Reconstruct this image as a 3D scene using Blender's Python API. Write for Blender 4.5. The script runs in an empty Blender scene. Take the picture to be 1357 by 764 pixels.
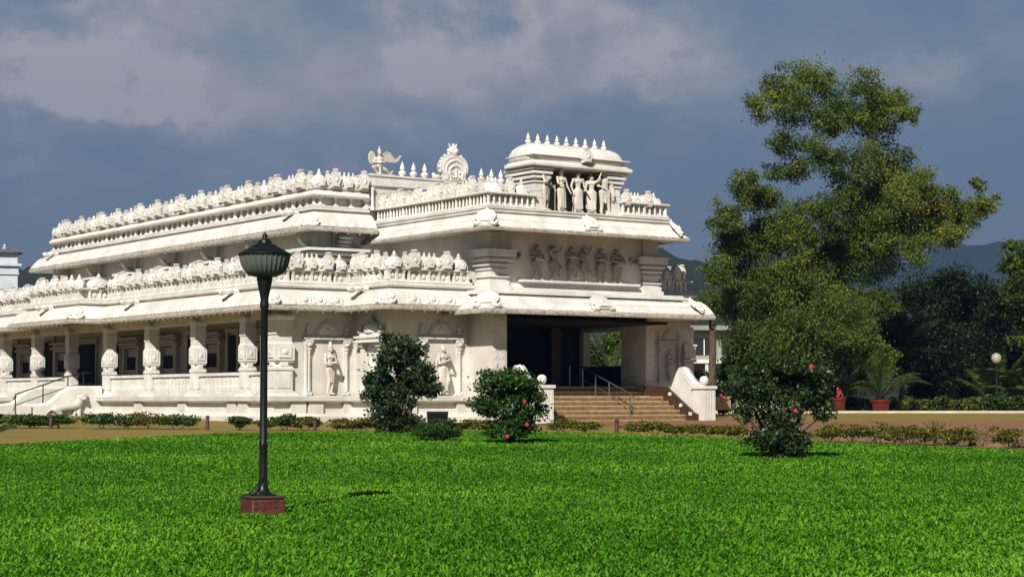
import bpy, bmesh, math, random
import numpy as np
from mathutils import Vector, Matrix, Euler
random.seed(7)
RNG = np.random.default_rng(11)
PI = math.pi
R = math.radians
scene = bpy.context.scene
COL = scene.collection

# ------------------------------------------------------------------ helpers
def lin(c):
    return tuple((x / 12.92 if x <= 0.04045 else ((x + 0.055) / 1.055) ** 2.4) for x in [v / 255 for v in c]) + (1.0,)

class MB:
    """collects geometry, links it as ONE mesh object"""
    def __init__(s):
        s.v = []; s.f = []
    def add(s, vs, fs, M=None):
        n = len(s.v)
        if M is not None:
            vs = [tuple(M @ Vector(p)) for p in vs]
        s.v.extend([tuple(p) for p in vs])
        s.f.extend([tuple(i + n for i in f) for f in fs])
        return s
    def box(s, x0, x1, y0, y1, z0, z1, M=None):
        vs = [(x0,y0,z0),(x1,y0,z0),(x1,y1,z0),(x0,y1,z0),(x0,y0,z1),(x1,y0,z1),(x1,y1,z1),(x0,y1,z1)]
        return s.add(vs, [(0,3,2,1),(4,5,6,7),(0,1,5,4),(1,2,6,5),(2,3,7,6),(3,0,4,7)], M)
    def frustum(s, cx, cy, w0, d0, z0, w1, d1, z1, M=None):
        vs = []
        for w, d, z in ((w0,d0,z0),(w1,d1,z1)):
            vs += [(cx-w/2,cy-d/2,z),(cx+w/2,cy-d/2,z),(cx+w/2,cy+d/2,z),(cx-w/2,cy+d/2,z)]
        return s.add(vs, [(0,3,2,1),(4,5,6,7),(0,1,5,4),(1,2,6,5),(2,3,7,6),(3,0,4,7)], M)
    def ring_stack(s, rings, closed=True, cap=True, M=None):
        n = len(rings[0]); vs = [p for r in rings for p in r]; fs = []
        for i in range(len(rings)-1):
            for j in range(n if closed else n-1):
                k = (j+1) % n
                fs.append((i*n+j, i*n+k, (i+1)*n+k, (i+1)*n+j))
        if cap:
            fs.append(tuple(range(n-1,-1,-1))); fs.append(tuple((len(rings)-1)*n+j for j in range(n)))
        return s.add(vs, fs, M)
    def lathe(s, cx, cy, prof, n=16, M=None, off=0.0, sy=1.0):
        rings = [[(cx+r*math.cos(2*PI*(j+off)/n), cy+sy*r*math.sin(2*PI*(j+off)/n), z) for j in range(n)] for r, z in prof]
        return s.ring_stack(rings, M=M)
    def tube(s, pts, rad, n=8, M=None):
        pts = [Vector(p) for p in pts]
        if not hasattr(rad, '__len__'): rad = [rad]*len(pts)
        rings = []; a = None
        for i, p in enumerate(pts):
            d = (pts[min(i+1,len(pts)-1)]-pts[max(i-1,0)]).normalized()
            if a is None:
                a = d.cross(Vector((0,0,1)))
                if a.length < 1e-3: a = d.cross(Vector((0,1,0)))
            a = (a - d*a.dot(d)).normalized(); b = d.cross(a)
            rings.append([tuple(p+(a*math.cos(2*PI*j/n)+b*math.sin(2*PI*j/n))*rad[i]) for j in range(n)])
        return s.ring_stack(rings, M=M)
    def ellipsoid(s, c, r, n=12, m=8, M=None):
        if not hasattr(r, '__len__'): r = (r,r,r)
        rings = []
        for i in range(m+1):
            t = PI*i/m; t = min(max(t,0.02),PI-0.02)
            rings.append([(c[0]+r[0]*math.sin(t)*math.cos(2*PI*j/n), c[1]+r[1]*math.sin(t)*math.sin(2*PI*j/n), c[2]-r[2]*math.cos(t)) for j in range(n)])
        return s.ring_stack(rings, M=M)
    def capsule(s, p0, p1, r0, r1, n=10):
        p0 = Vector(p0); p1 = Vector(p1); d = (p1-p0); L = d.length
        if L < 1e-5: return s.ellipsoid(p0, r0, n)
        d.normalize(); pts = []; rad = []
        for t in (-0.95,-0.7,-0.35,0): pts.append(p0+d*r0*t); rad.append(r0*math.sqrt(1-t*t))
        for t in (0,0.35,0.7,0.95): pts.append(p1+d*r1*t); rad.append(r1*math.sqrt(1-t*t))
        return s.tube(pts, rad, n)
    def extrude_y(s, poly, y0, y1, M=None):
        """poly of (x,z), between y0 and y1"""
        n = len(poly)
        return s.ring_stack([[(x,y0,z) for x,z in poly],[(x,y1,z) for x,z in poly]], M=M)
    def sweep(s, prof, path):
        """prof: closed loop of (out,z); path: open polyline of (u,v); out = right-hand side of travel"""
        P = [Vector((a,b)) for a,b in path]; rings = []
        for i, p in enumerate(P):
            nrm = []
            for j in (i-1, i):
                if 0 <= j < len(P)-1:
                    d = (P[j+1]-P[j]).normalized(); nrm.append(Vector((d.y,-d.x)))
            m = nrm[0] if len(nrm) == 1 else (nrm[0]+nrm[1])/(1+nrm[0].dot(nrm[1]))
            rings.append([(p.x+m.x*o, p.y+m.y*o, z) for o, z in prof])
        return s.ring_stack(rings)
    def mesh(s, name, mat, smooth=None):
        me = bpy.data.meshes.new(name)
        me.from_pydata(s.v, [], s.f); me.update()
        bm = bmesh.new(); bm.from_mesh(me); bmesh.ops.recalc_face_normals(bm, faces=bm.faces); bm.to_mesh(me); bm.free()
        if mat: me.materials.append(mat)
        if smooth is not None:
            me.polygons.foreach_set('use_smooth', [True]*len(me.polygons))
            if smooth < 179: me.set_sharp_from_angle(angle=R(smooth))
        return me
    def build(s, name, mat, parent=None, smooth=35, bevel=0):
        return link(name, s.mesh(name, mat, smooth), parent, bevel=bevel)

def link(name, me, parent=None, loc=None, rz=0, sc=None, bevel=0):
    o = bpy.data.objects.new(name, me); COL.objects.link(o)
    if parent: o.parent = parent
    if loc is not None: o.location = loc
    if rz: o.rotation_euler = (0,0,rz)
    if sc is not None: o.scale = sc
    if bevel:
        b = o.modifiers.new('bevel','BEVEL'); b.width = bevel; b.segments = 2; b.limit_method = 'ANGLE'; b.angle_limit = R(40)
    return o
def empty(name, loc=(0,0,0), rz=0, parent=None):
    o = bpy.data.objects.new(name, None); COL.objects.link(o); o.location = loc; o.rotation_euler = (0,0,rz)
    if parent: o.parent = parent
    return o
def tag(o, label=None, cat=None, group=None, kind=None):
    if label: o['label'] = label
    if cat: o['category'] = cat
    if group: o['group'] = group
    if kind: o['kind'] = kind
    return o
def copy_tree(o, parent=None):
    c = o.copy(); COL.objects.link(c)
    if parent: c.parent = parent
    for ch in list(o.children): copy_tree(ch, c)
    return c

# ------------------------------------------------------------------ materials
def nodemat(name):
    m = bpy.data.materials.new(name); m.use_nodes = True
    nt = m.node_tree; b = nt.nodes['Principled BSDF']
    return m, nt, b
def N(nt, t, **k):
    n = nt.nodes.new(t)
    for a, v in k.items():
        if a in ('operation','noise_dimensions','blend_type','data_type','attribute_name','interpolation_type','feature'): setattr(n, a, v)
        else: n.inputs[a.replace('_',' ')].default_value = v
    return n
def ramp(nt, stops, interp='LINEAR'):
    n = nt.nodes.new('ShaderNodeValToRGB'); cr = n.color_ramp; cr.interpolation = interp
    while len(cr.elements) > 1: cr.elements.remove(cr.elements[-1])
    cr.elements[0].position = stops[0][0]; cr.elements[0].color = stops[0][1]
    for p, c in stops[1:]:
        e = cr.elements.new(p); e.color = c
    return n
def coords(nt, scale=(1,1,1), kind='Object'):
    tc = nt.nodes.new('ShaderNodeTexCoord'); mp = nt.nodes.new('ShaderNodeMapping')
    mp.inputs['Scale'].default_value = scale
    nt.links.new(tc.outputs[kind], mp.inputs['Vector']); return mp.outputs['Vector']
def geopos(nt, scale=(1,1,1)):
    g = nt.nodes.new('ShaderNodeNewGeometry'); mp = nt.nodes.new('ShaderNodeMapping')
    mp.inputs['Scale'].default_value = scale
    nt.links.new(g.outputs['Position'], mp.inputs['Vector']); return mp.outputs['Vector']
def g1(v): return (v,v,v,1)

def white_paint(name, base=(226,219,206), stain=0.35, rough=0.6, bump=0.25, dark=(92,84,72), streak=(3.0,3.0,0.7)):
    """lime-washed plaster with rain streaks and mould blotches"""
    m, nt, b = nodemat(name); L = nt.links.new
    c0 = lin(base); c1 = lin(tuple(x*0.9 for x in base))
    n1 = N(nt,'ShaderNodeTexNoise',Scale=1.2,Detail=5.0); L(geopos(nt), n1.inputs['Vector'])
    r1 = ramp(nt,[(0.35,c1),(0.65,c0)]); L(n1.outputs['Fac'], r1.inputs['Fac'])
    n2 = N(nt,'ShaderNodeTexNoise',Scale=1.6,Detail=8.0,Roughness=0.7); L(geopos(nt,streak), n2.inputs['Vector'])
    r2 = ramp(nt,[(0.60-0.12*stain,g1(0)),(0.86-0.1*stain,g1(1))]); L(n2.outputs['Fac'], r2.inputs['Fac'])
    mul = N(nt,'ShaderNodeMath',operation='MULTIPLY'); mul.inputs[1].default_value = min(1,stain*1.3); L(r2.outputs['Color'], mul.inputs[0])
    mx = nt.nodes.new('ShaderNodeMix'); mx.data_type = 'RGBA'
    L(mul.outputs[0], mx.inputs['Factor']); L(r1.outputs['Color'], mx.inputs['A']); mx.inputs['B'].default_value = lin(dark)
    L(mx.outputs['Result'], b.inputs['Base Color']); b.inputs['Roughness'].default_value = rough
    n3 = N(nt,'ShaderNodeTexNoise',Scale=18.0,Detail=6.0); L(geopos(nt), n3.inputs['Vector'])
    bp = N(nt,'ShaderNodeBump',Strength=bump,Distance=0.03); L(n3.outputs['Fac'], bp.inputs['Height']); L(bp.outputs['Normal'], b.inputs['Normal'])
    return m
def plain(name, c, rough=0.6, metal=0.0, var=0.15, scale=6.0, bump=0.1, dist=0.01):
    m, nt, b = nodemat(name); L = nt.links.new
    n1 = N(nt,'ShaderNodeTexNoise',Scale=scale,Detail=6.0); L(geopos(nt), n1.inputs['Vector'])
    r1 = ramp(nt,[(0.3,lin(tuple(max(0,x*(1-var)) for x in c))),(0.7,lin(tuple(min(255,x*(1+var)) for x in c)))])
    L(n1.outputs['Fac'], r1.inputs['Fac']); L(r1.outputs['Color'], b.inputs['Base Color'])
    b.inputs['Roughness'].default_value = rough; b.inputs['Metallic'].default_value = metal
    bp = N(nt,'ShaderNodeBump',Strength=bump,Distance=dist)
    n2 = N(nt,'ShaderNodeTexNoise',Scale=scale*5,Detail=5.0); L(geopos(nt), n2.inputs['Vector'])
    L(n2.outputs['Fac'], bp.inputs['Height']); L(bp.outputs['Normal'], b.inputs['Normal'])
    return m
def leafmat(name, stops, rough=0.5, trans=0.25, spec=0.4):
    """stops: colour ramp over the per-leaf value 'tint'"""
    m, nt, b = nodemat(name); L = nt.links.new
    at = nt.nodes.new('ShaderNodeAttribute'); at.attribute_name = 'tint'
    r1 = ramp(nt,[(p,lin(c)) for p,c in stops]); L(at.outputs['Fac'], r1.inputs['Fac'])
    L(r1.outputs['Color'], b.inputs['Base Color']); b.inputs['Roughness'].default_value = rough
    b.inputs['Specular IOR Level'].default_value = spec
    if trans:
        tr = nt.nodes.new('ShaderNodeBsdfTranslucent'); L(r1.outputs['Color'], tr.inputs['Color'])
        mx = nt.nodes.new('ShaderNodeMixShader'); mx.inputs[0].default_value = trans
        L(b.outputs[0], mx.inputs[1]); L(tr.outputs[0], mx.inputs[2]); L(mx.outputs[0], nt.nodes['Material Output'].inputs['Surface'])
    return m

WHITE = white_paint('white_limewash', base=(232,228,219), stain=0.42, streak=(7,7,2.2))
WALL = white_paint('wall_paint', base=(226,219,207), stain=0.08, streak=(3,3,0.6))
CARVE = white_paint('carved_plaster', base=(232,227,218), stain=0.36, bump=0.7, streak=(8,8,3.0))
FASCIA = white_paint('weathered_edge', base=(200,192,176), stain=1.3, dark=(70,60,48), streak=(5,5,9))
STATUE = white_paint('statue_plaster', base=(216,208,194), stain=0.22, bump=0.3, streak=(6,6,4))
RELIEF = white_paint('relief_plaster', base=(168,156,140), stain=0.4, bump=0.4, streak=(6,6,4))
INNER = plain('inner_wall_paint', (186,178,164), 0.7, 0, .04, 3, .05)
DARK = plain('dark_shade_and_fittings', (22,19,17), 0.8)  # colours shade inside the porch as well as dark fittings
BLACK = plain('black_shade_and_fittings', (10,9,9), 0.9)  # paints the porch's deep shade; also used on inner doors and plaques
STEEL = plain('brushed_steel', (150,150,148), 0.35, 0.9, 0.05)
IRON = plain('dark_handrail', (52,50,46), 0.5, 0.5)
STEP = plain('sandstone_step', (168,146,110), 0.55, 0, 0.12, 3.0)
STEPD = plain('brown_granite_skirting', (66,46,36), 0.5, 0, 0.2, 8.0)
TERRA = plain('red_clay_pot', (98,26,20), 0.55, 0, 0.12, 9.0)
BARK = plain('bark', (84,70,54), 0.9, 0, 0.35, 12.0, 0.7, 0.03)
STEM = plain('stem_bark', (70,60,44), 0.9, 0, 0.3, 30.0, 0.4)
LAMPBLK = plain('dark_green_black_paint', (26,28,25), 0.38, 0.3, 0.2, 20.0, 0.15, 0.003)

# ------------------------------------------------------------------ terrain
GS = 0.012
def zg(y):
    return GS*max(min(y,85.0),0.0)

def dome(nx, ny, x0, x1, y0, y1, zf): ...
def sheet(name, mat, xs, ys, off=0.0, zf=None, parent=None):
    vs = []; fs = []
    for y in ys:
        for x in xs: vs.append((x,y,(zf(x,y) if zf else zg(y))+off))
    n = len(xs)
    for i in range(len(ys)-1):
        for j in range(n-1): fs.append((i*n+j,i*n+j+1,(i+1)*n+j+1,(i+1)*n+j))
    return MB().add(vs, fs).build(name, mat, parent, smooth=180)

def ground_material():
    m, nt, b = nodemat('dry_ground'); L = nt.links.new
    n1 = N(nt,'ShaderNodeTexNoise',Scale=0.35,Detail=8.0,Roughness=0.65); L(geopos(nt,(1,1.6,1)), n1.inputs['Vector'])
    r1 = ramp(nt,[(0.34,lin((148,114,50))),(0.5,lin((142,122,52))),(0.66,lin((112,114,42)))]); L(n1.outputs['Fac'], r1.inputs['Fac'])
    n2 = N(nt,'ShaderNodeTexNoise',Scale=9.0,Detail=8.0,Roughness=0.8); L(geopos(nt), n2.inputs['Vector'])
    r2 = ramp(nt,[(0.3,g1(0.62)),(0.7,g1(1.15))]); L(n2.outputs['Fac'], r2.inputs['Fac'])
    mx = nt.nodes.new('ShaderNodeMix'); mx.data_type='RGBA'; mx.blend_type='MULTIPLY'; mx.inputs['Factor'].default_value=1
    L(r1.outputs['Color'], mx.inputs['A']); L(r2.outputs['Color'], mx.inputs['B']); L(mx.outputs['Result'], b.inputs['Base Color'])
    b.inputs['Roughness'].default_value = 0.95
    bp = N(nt,'ShaderNodeBump',Strength=0.8,Distance=0.04); L(n2.outputs['Fac'], bp.inputs['Height']); L(bp.outputs['Normal'], b.inputs['Normal'])
    return m
GROUND = ground_material()
xs = [-3000,-600,-200,-80,-40,-20,0,20,40,80,200,600,3000]
ys = [-60,0,10,20,30,40,50,60,70,85,120,200,400,900,3500]
tag(sheet('ground', GROUND, xs, ys), kind='structure')

# lawn soil sheet (polygon) and its far boundary
LAWN_EDGE = [(-40,40),(-14,42.5),(-12.1,44),(-10.4,49),(-8,53.6),(-5.5,55.4),(-3.4,55.8),(0,55.2),(3,53.2),(5,50.2),(7,47.2),(9,44.4),(11.2,41.3),(14,37.2),(20,28.4),(30,14)]
def lawn_far(x):
    for (a,b),(c,d) in zip(LAWN_EDGE, LAWN_EDGE[1:]):
        if a <= x <= c: return b+(d-b)*(x-a)/(c-a)
    return 0
lawn = MB()
vs = []; fs = []; cols = np.linspace(-38,29,68); K = 14
for x in cols:
    f = lawn_far(x)+0.12*math.sin(x*3.1)+0.1*math.sin(x*7.3)
    for k in range(K+1):
        y = -20+(f+20)*k/K; vs.append((x,y,zg(y)+0.012))
for i in range(len(cols)-1):
    for k in range(K): fs.append((i*(K+1)+k,(i+1)*(K+1)+k,(i+1)*(K+1)+k+1,i*(K+1)+k+1))
LAWNSOIL = plain('lawn_thatch', (44,74,12), 1.0, 0, 0.35, 25.0, 0.8, 0.03)
tag(lawn.add(vs,fs).build('lawn', LAWNSOIL, smooth=180), kind='structure')

def set_tint(me, t, domain='FACE'):
    a = me.attributes.new('tint','FLOAT',domain); a.data.foreach_set('value', np.asarray(t,dtype=np.float32))
def np_mesh(name, V, F, mat, tint=None):
    """V (n,3) float, F (m,k) int"""
    me = bpy.data.meshes.new(name); V = np.asarray(V,dtype=np.float32); F = np.asarray(F,dtype=np.int32)
    me.vertices.add(len(V)); me.vertices.foreach_set('co', V.ravel())
    m, k = F.shape
    me.loops.add(m*k); me.loops.foreach_set('vertex_index', F.ravel())
    me.polygons.add(m); me.polygons.foreach_set('loop_start', np.arange(0,m*k,k,dtype=np.int32))
    me.update(calc_edges=True)
    if mat: me.materials.append(mat)
    if tint is not None: set_tint(me, tint)
    return me

def vnoise(x, y, s, seed=0):
    """cheap smooth 2-d noise, -1..1"""
    r = np.random.default_rng(seed); out = np.zeros_like(x)
    for k in range(6):
        a = r.uniform(0,2*PI); f = r.uniform(0.6,1.6)/s; out += np.sin((x*math.cos(a)+y*math.sin(a))*f*2*PI+r.uniform(0,6.28))
    return out/3.2

def grass():
    Vs=[]; Fs=[]; Ts=[]; base=0
    # (y0, y1, blades per m2, blade width, height)
    bands = [(14.2,18,1750,.024,.074),(18,23,1400,.025,.070),(23,30,950,.025,.062),(30,40,560,.032,.066),(40,56.5,330,.042,.07)]
    for y0,y1,den,w,h in bands:
        half = y1*0.285+0.6
        n = int(den*(y1-y0)*2*half)
        x = RNG.uniform(-half,half,n); y = RNG.uniform(y0,y1,n)
        keep = np.abs(x) < y*0.285+0.6
        far = np.interp(x,[p[0] for p in LAWN_EDGE],[p[1] for p in LAWN_EDGE]) + vnoise(x,y,1.3,5)*0.35
        keep &= y < far
        cl = vnoise(x,y,.35,3)
        keep &= RNG.uniform(0,1,n) < 0.75+0.35*cl
        x=x[keep]; y=y[keep]; n=len(x)
        edge = np.clip((far[keep]-y)/1.6,0,1)
        a = RNG.uniform(0,2*PI,n); lean = RNG.uniform(.35,1.75,n); hh = .8*h*RNG.uniform(.7,1.25,n)*(1+.18*vnoise(x,y,.8,9)); ww=w*RNG.uniform(.6,1.2,n)
        z = GS*y+0.012
        ca=np.cos(a); sa=np.sin(a)
        # lean direction (ca,sa), side (-sa,ca)
        L1=np.sin(lean*.6)*hh*.6; Z1=np.cos(lean*.6)*hh*.6
        L2=L1+np.sin(lean*1.3)*hh*.5; Z2=Z1+np.cos(lean*1.3)*hh*.45
        P=np.zeros((n,4,3))
        P[:,0]=np.stack([x,y,z],1)
        P[:,1]=np.stack([x+ca*L1-sa*ww*.5,y+sa*L1+ca*ww*.5,z+Z1],1)
        P[:,2]=np.stack([x+ca*L2,y+sa*L2,z+Z2],1)
        P[:,3]=np.stack([x+ca*L1+sa*ww*.5,y+sa*L1-ca*ww*.5,z+Z1],1)
        Vs.append(P.reshape(-1,3)); Fs.append(np.arange(n*4).reshape(n,4)+base); base+=n*4
        t = .5+.13*vnoise(x,y,7,21)+.08*vnoise(x,y,1.7,22)+RNG.normal(0,.08,n)
        t = np.where(RNG.uniform(0,1,n)<.05*(1-edge)+.0015, 1.0, np.clip(t,0,.85)); t=np.where((edge<.6)&(RNG.uniform(0,1,n)<.3*(1-edge)),.97,t)
        Ts.append(t)
    GR = leafmat('grass_blade', [(0,(56,98,18)),(.5,(86,146,30)),(.85,(136,182,54)),(.93,(140,146,60)),(1,(164,146,84))], 0.6, 0.35, 0.12)
    me = np_mesh('lawn_grass', np.concatenate(Vs), np.concatenate(Fs), GR, np.concatenate(Ts))
    tag(link('lawn_grass', me), 'bright green broad-bladed grass covering the lawn', 'grass', kind='stuff')
grass()

# brick coloured path and pale terrace to the right of the porch, with kerb
PATH = plain('brick_path', (134,94,60), 0.85, 0, 0.12, 2.5, 0.3)
def quad_sheet(name, pts, off, mat, kind='structure'):
    """pts: outline polygon (x,y) on the ground"""
    m = MB(); n=len(pts)
    m.add([(x,y,zg(y)+off) for x,y in pts],[tuple(range(n))]); o = m.build(name, mat, None, smooth=None)
    return tag(o, kind=kind)

# ------------------------------------------------------------------ building frame
UX, UY = 0.8226, 0.5686
OX, OY = -1.016, 66.0
ROT = math.atan2(UY, UX)
def W(u, v, z=0):
    return Vector((OX+u*UX-v*UY, OY+u*UY+v*UX, z))
quad_sheet('path', [tuple(W(0.5,-4.6)[:2]), tuple(W(2,-5.2)[:2]), (9.5,49), (34,49), (34,69.5), (12,70.5), tuple(W(13,-.5)[:2]), tuple(W(12.4,2.2)[:2]), tuple(W(.5,2.2)[:2])], 0.008, PATH)

temple = empty('temple', (OX,OY,0), ROT)
tag(temple, 'long white carved temple hall with two tiers of roof shrines and a columned porch', 'temple')
T = temple

LW, F1, S2, F2, PL, PR, PV = -5.2, 5.4, -2.05, 2.73, 1.15, 9.15, 1.1
SR = 11.75
VEND = 44.0
FL = 1.76      # veranda floor
# --- plinth
plp = [(LW,VEND),(LW,F1),(S2,F1),(S2,F2),(PL,F2),(PL,1.0)]
prof = [(-.3,.5),(.62,.5),(.62,1.02),(.56,1.08),(.50,1.10),(.34,1.16),(.34,1.50),(.40,1.54),(.58,1.58),(.60,1.74),(.55,1.76),(-.3,1.76)]
MB().sweep(prof, plp).build('plinth', WALL, T)
MB().sweep(prof, [(PR+.1,2.0),(PR+.1,F2),(SR,F2),(SR,6.5)]).build('plinth', WALL, T)
# pilaster blocks on the lower plinth band
for v in (7.3,8.2,12.5,16.7,29,33.5): MB().box(LW-.46,LW-.34,v-.35,v+.35,1.10,1.57).build('plinth_pilaster', WALL, T)
for u in (-4.6,-3.9,-2.45): MB().box(u-.3,u+.3,F1-.47,F1-.34,1.10,1.57).build('plinth_pilaster', WALL, T)
for u in (-1.6,.7): MB().box(u-.3,u+.3,F2-.47,F2-.34,1.10,1.57).build('plinth_pilaster', WALL, T)
# --- floors
MB().box(LW-.2,16,F1-.2,VEND,1.2,FL).box(S2-.2,SR-.1,F2-.2,F1-.2,1.2,FL-.004).build('floor_slab', STEP, T)
PIR=9.4
MB().box(PL+.1,PIR+.3,2.85,8,1.5,2.12).build('porch_floor', STEP, T)
# --- solid ground-floor walls
MB().box(LW,S2+.02,F1,F1+.5,FL,4.95).build('wall', WALL, T)
MB().box(S2,S2+.45,F2+.002,F1+.502,FL,4.95).build('wall', WALL, T)
MB().box(S2+.002,PL+.3,F2,F2+.45,FL,4.95).build('wall', WALL, T)
MB().box(9.4,SR,F2,F2+.35,1.2,4.95).build('wall', WALL, T)
# porch side piers with carved fronts
MB().box(PL,PL+.62,PV,7.6,1.0,4.95).build('porch_wall', WALL, T)
MB().box(9.402,9.75,F2+.352,4.2,1.0,4.95).box(9.402,9.75,4.2,6.7,1.7,2.95).box(9.402,9.75,6.7,7.6,1.7,4.95).box(9.402,9.75,4.2,6.7,4.35,4.95).build('porch_wall', WALL, T)
MB().box(9.36,9.80,F2-.14,F2-.002,2.12,4.95).box(9.30,9.86,F2-.2,F2-.002,2.12,2.3).build('pilaster', WALL, T, bevel=.01)
# dark parapet boards under the side opening and porch back wall coloured as deep shade
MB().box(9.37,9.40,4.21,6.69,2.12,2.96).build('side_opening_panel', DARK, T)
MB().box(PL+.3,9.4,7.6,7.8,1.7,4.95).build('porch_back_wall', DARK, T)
MB().box(PL+.64,PL+.7,1.9,7.5,2.13,4.6).box(PL+.7,8.0,6.4,6.5,2.13,4.6).build('porch_shade_sheet', BLACK, T)  # black sheets stand in for the deep shade of the porch
MB().box(PL+.2,9.39,1.3,7.6,4.5,4.6).build('porch_ceiling', BLACK, T)  # ceiling blackened to imitate the unlit porch
MB().box(8.2,9.36,6.9,7.5,2.12,4.6).build('inner_pier', DARK, T)  # pier coloured dark as if in porch shade
MB().box(4.6,5.05,6.0,6.38,2.12,4.5).box(4.5,5.15,5.95,6.39,4.1,4.3).build('inner_pier', STEPD, T)  # this pier and the next take a dark colour in place of shade
MB().box(7.3,7.75,6.0,6.38,2.12,4.5).box(7.2,7.85,5.95,6.39,4.1,4.3).build('inner_pier', STEPD, T)

# --- inner core behind veranda
IU = -2.9
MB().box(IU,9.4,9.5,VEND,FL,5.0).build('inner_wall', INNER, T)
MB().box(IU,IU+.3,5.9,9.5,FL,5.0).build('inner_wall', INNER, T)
def flatbox(name, mat, *a):
    return MB().box(*a).build(name, mat, T)
for v0,v1,z0,z1 in ((27.7,30.5,FL,4.2),(33.0,35.2,2.1,4.45),(24.9,26.1,FL,4.2),(20.5,21.5,FL,4.2),(13.2,14.0,FL,4.2),(17.1,17.8,FL,4.2),(9.0,9.8,FL,4.2),(38,40,2,4.4)):
    d = MB().box(IU-.04,IU+.02,v0,v1,z0,z1).build('inner_door', BLACK, T)
    MB().box(IU-.10,IU-.0,v0-.12,v0,z0,z1+.12).box(IU-.10,IU,v1,v1+.12,z0,z1+.12).box(IU-.13,IU,v0-.2,v1+.2,z1+.12,z1+.26).build('door_frame', INNER, d)
for v in (11.4,15.4,19.6,23.5,31.8,36.6):
    n = MB()
    for s in (-1,1): n.box(IU-.2,IU,v+s*.78-.12,v+s*.78+.12,FL,3.9)
    for k,(o,z) in enumerate(((.2,3.9),(.32,4.02),(.22,4.14),(.36,4.26))): n.box(IU-o,IU,v-.85-o*.6,v+.85+o*.6,z,z+.10)
    n.box(IU-.12,IU,v-.7,v+.7,2.86,2.94)
    f = n.build('inner_niche', INNER, T)
    MB().box(IU-.05,IU-.02,v-.62,v+.62,2.95,3.50).box(IU-.05,IU-.02,v-.6,v+.6,3.86,3.895).build('niche_plaque', BLACK, f)
# --- roof slabs
MB().box(LW-.1,SR,F1-.1,VEND,4.97,5.7).box(S2-.1,SR,F2-.1,F1-.1,4.972,5.702).box(PL-.0,PR+.0,PV,F2,4.974,5.5).box(LW+.1,SR-.1,F1+.502,VEND,4.90,4.96).build('roof_slab', WALL, T)
# beam above the columns
MB().box(LW,LW+.5,F1+.5,VEND,4.55,4.94).build('beam', WALL, T)

# --- cornices
BAY0, BAY1, BO = 20.7, 26.4, 1.15
low_path = [(LW,VEND),(LW,BAY1),(LW-BO,BAY1),(LW-BO,BAY0),(LW,BAY0),(LW,F1),(S2,F1),(S2,F2),(PL,F2)]
def fascia_split(prof, i0, i1): return prof[i0:i1]
ROOF_L = [(-.2,4.90),(.80,4.80),(.90,4.94),(.90,4.97),(.93,4.985),(.88,5.08),(.80,5.22),(.69,5.36),(.56,5.47),(.40,5.55),(.31,5.555),(.31,5.61),(.44,5.64),(.46,5.70),(.44,5.74),(.30,5.78),(-.2,5.78)]
EDGE_L = [(.70,4.82),(.84,4.78),(.95,4.78),(.975,4.83),(.975,4.90),(.95,4.955),(.80,4.93)]
right_path = [(PR,F2),(11.25,F2),(11.25,6.6)]
for pth in (low_path, right_path):
    MB().sweep(ROOF_L, pth).build('cornice_roof', CARVE, T)
    MB().sweep(EDGE_L, pth).build('cornice_edge', FASCIA, T)
UWL, UWF, UR = -1.7, 8.9, 10.6
up_path = [(UWL,36.0),(UWL,UWF),(.35,UWF)]
ROOF_U = [(-.2,8.12),(.88,8.02),(.99,8.16),(.99,8.19),(1.02,8.205),(.97,8.30),(.88,8.45),(.76,8.60),(.61,8.73),(.40,8.80),(.31,8.805),(.31,8.87),(.45,8.89),(.45,8.97),(.30,9.0),(-.2,9.0)]
EDGE_U = [(.80,8.05),(.95,8.0),(1.05,8.0),(1.07,8.05),(1.07,8.12),(1.04,8.175),(.90,8.15)]
MB().sweep(ROOF_U, [(UWL+.8,36.0)]+[(UWL,36.0)]+up_path[1:]).build('cornice_roof', CARVE, T)
MB().sweep(EDGE_U, [(UWL+.8,36.0)]+[(UWL,36.0)]+up_path[1:]).build('cornice_edge', FASCIA, T)
MB().box(UWL,UR,UWF,36,5.7,9.0).build('upper_wall', WALL, T)
MB().box(UWL+.2,UR,UWF+.2,35.8,9.0,9.6).build('upper_roof', WALL, T)
# porch upper storey
PU0, PU1, PUV = .95, 9.0, 1.05
WU0, WU1, WV = 1.55, 9.25, 1.85
MB().box(WU0,WU1,WV,UWF+.1,5.4,7.9).build('porch_upper_wall', WALL, T)
MB().box(PL-.0,PR+.3,PV+.02,F2+.3,5.45,5.598).build('porch_roof_slab', WHITE, T)
pp = [(PU0,UWF+.3),(PU0,PUV),(PU1,PUV),(PU1,UWF+.3)]
ROOF_P = [(-.95,7.80),(.55,7.68),(.69,7.775),(.62,7.84),(.50,7.96),(.44,8.02),(.38,8.03),(.38,8.065),(.36,8.08),(.27,8.20),(.22,8.27),(.20,8.28),(.20,8.33),(.26,8.35),(.27,8.40),(.16,8.43),(.16,8.46),(.22,8.47),(.22,8.52),(-.3,8.54)]
EDGE_P = [(.45,7.70),(.60,7.64),(.72,7.64),(.735,7.68),(.735,7.74),(.70,7.78),(.55,7.76)]
MB().sweep(ROOF_P, pp).build('porch_roof', WHITE, T)
MB().sweep(EDGE_P, pp).build('cornice_edge', FASCIA, T)
MB().box(PU0+.1,PU1-.1,PUV+.1,UWF,7.85,8.53).build('porch_roof_slab', WHITE, T)
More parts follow.
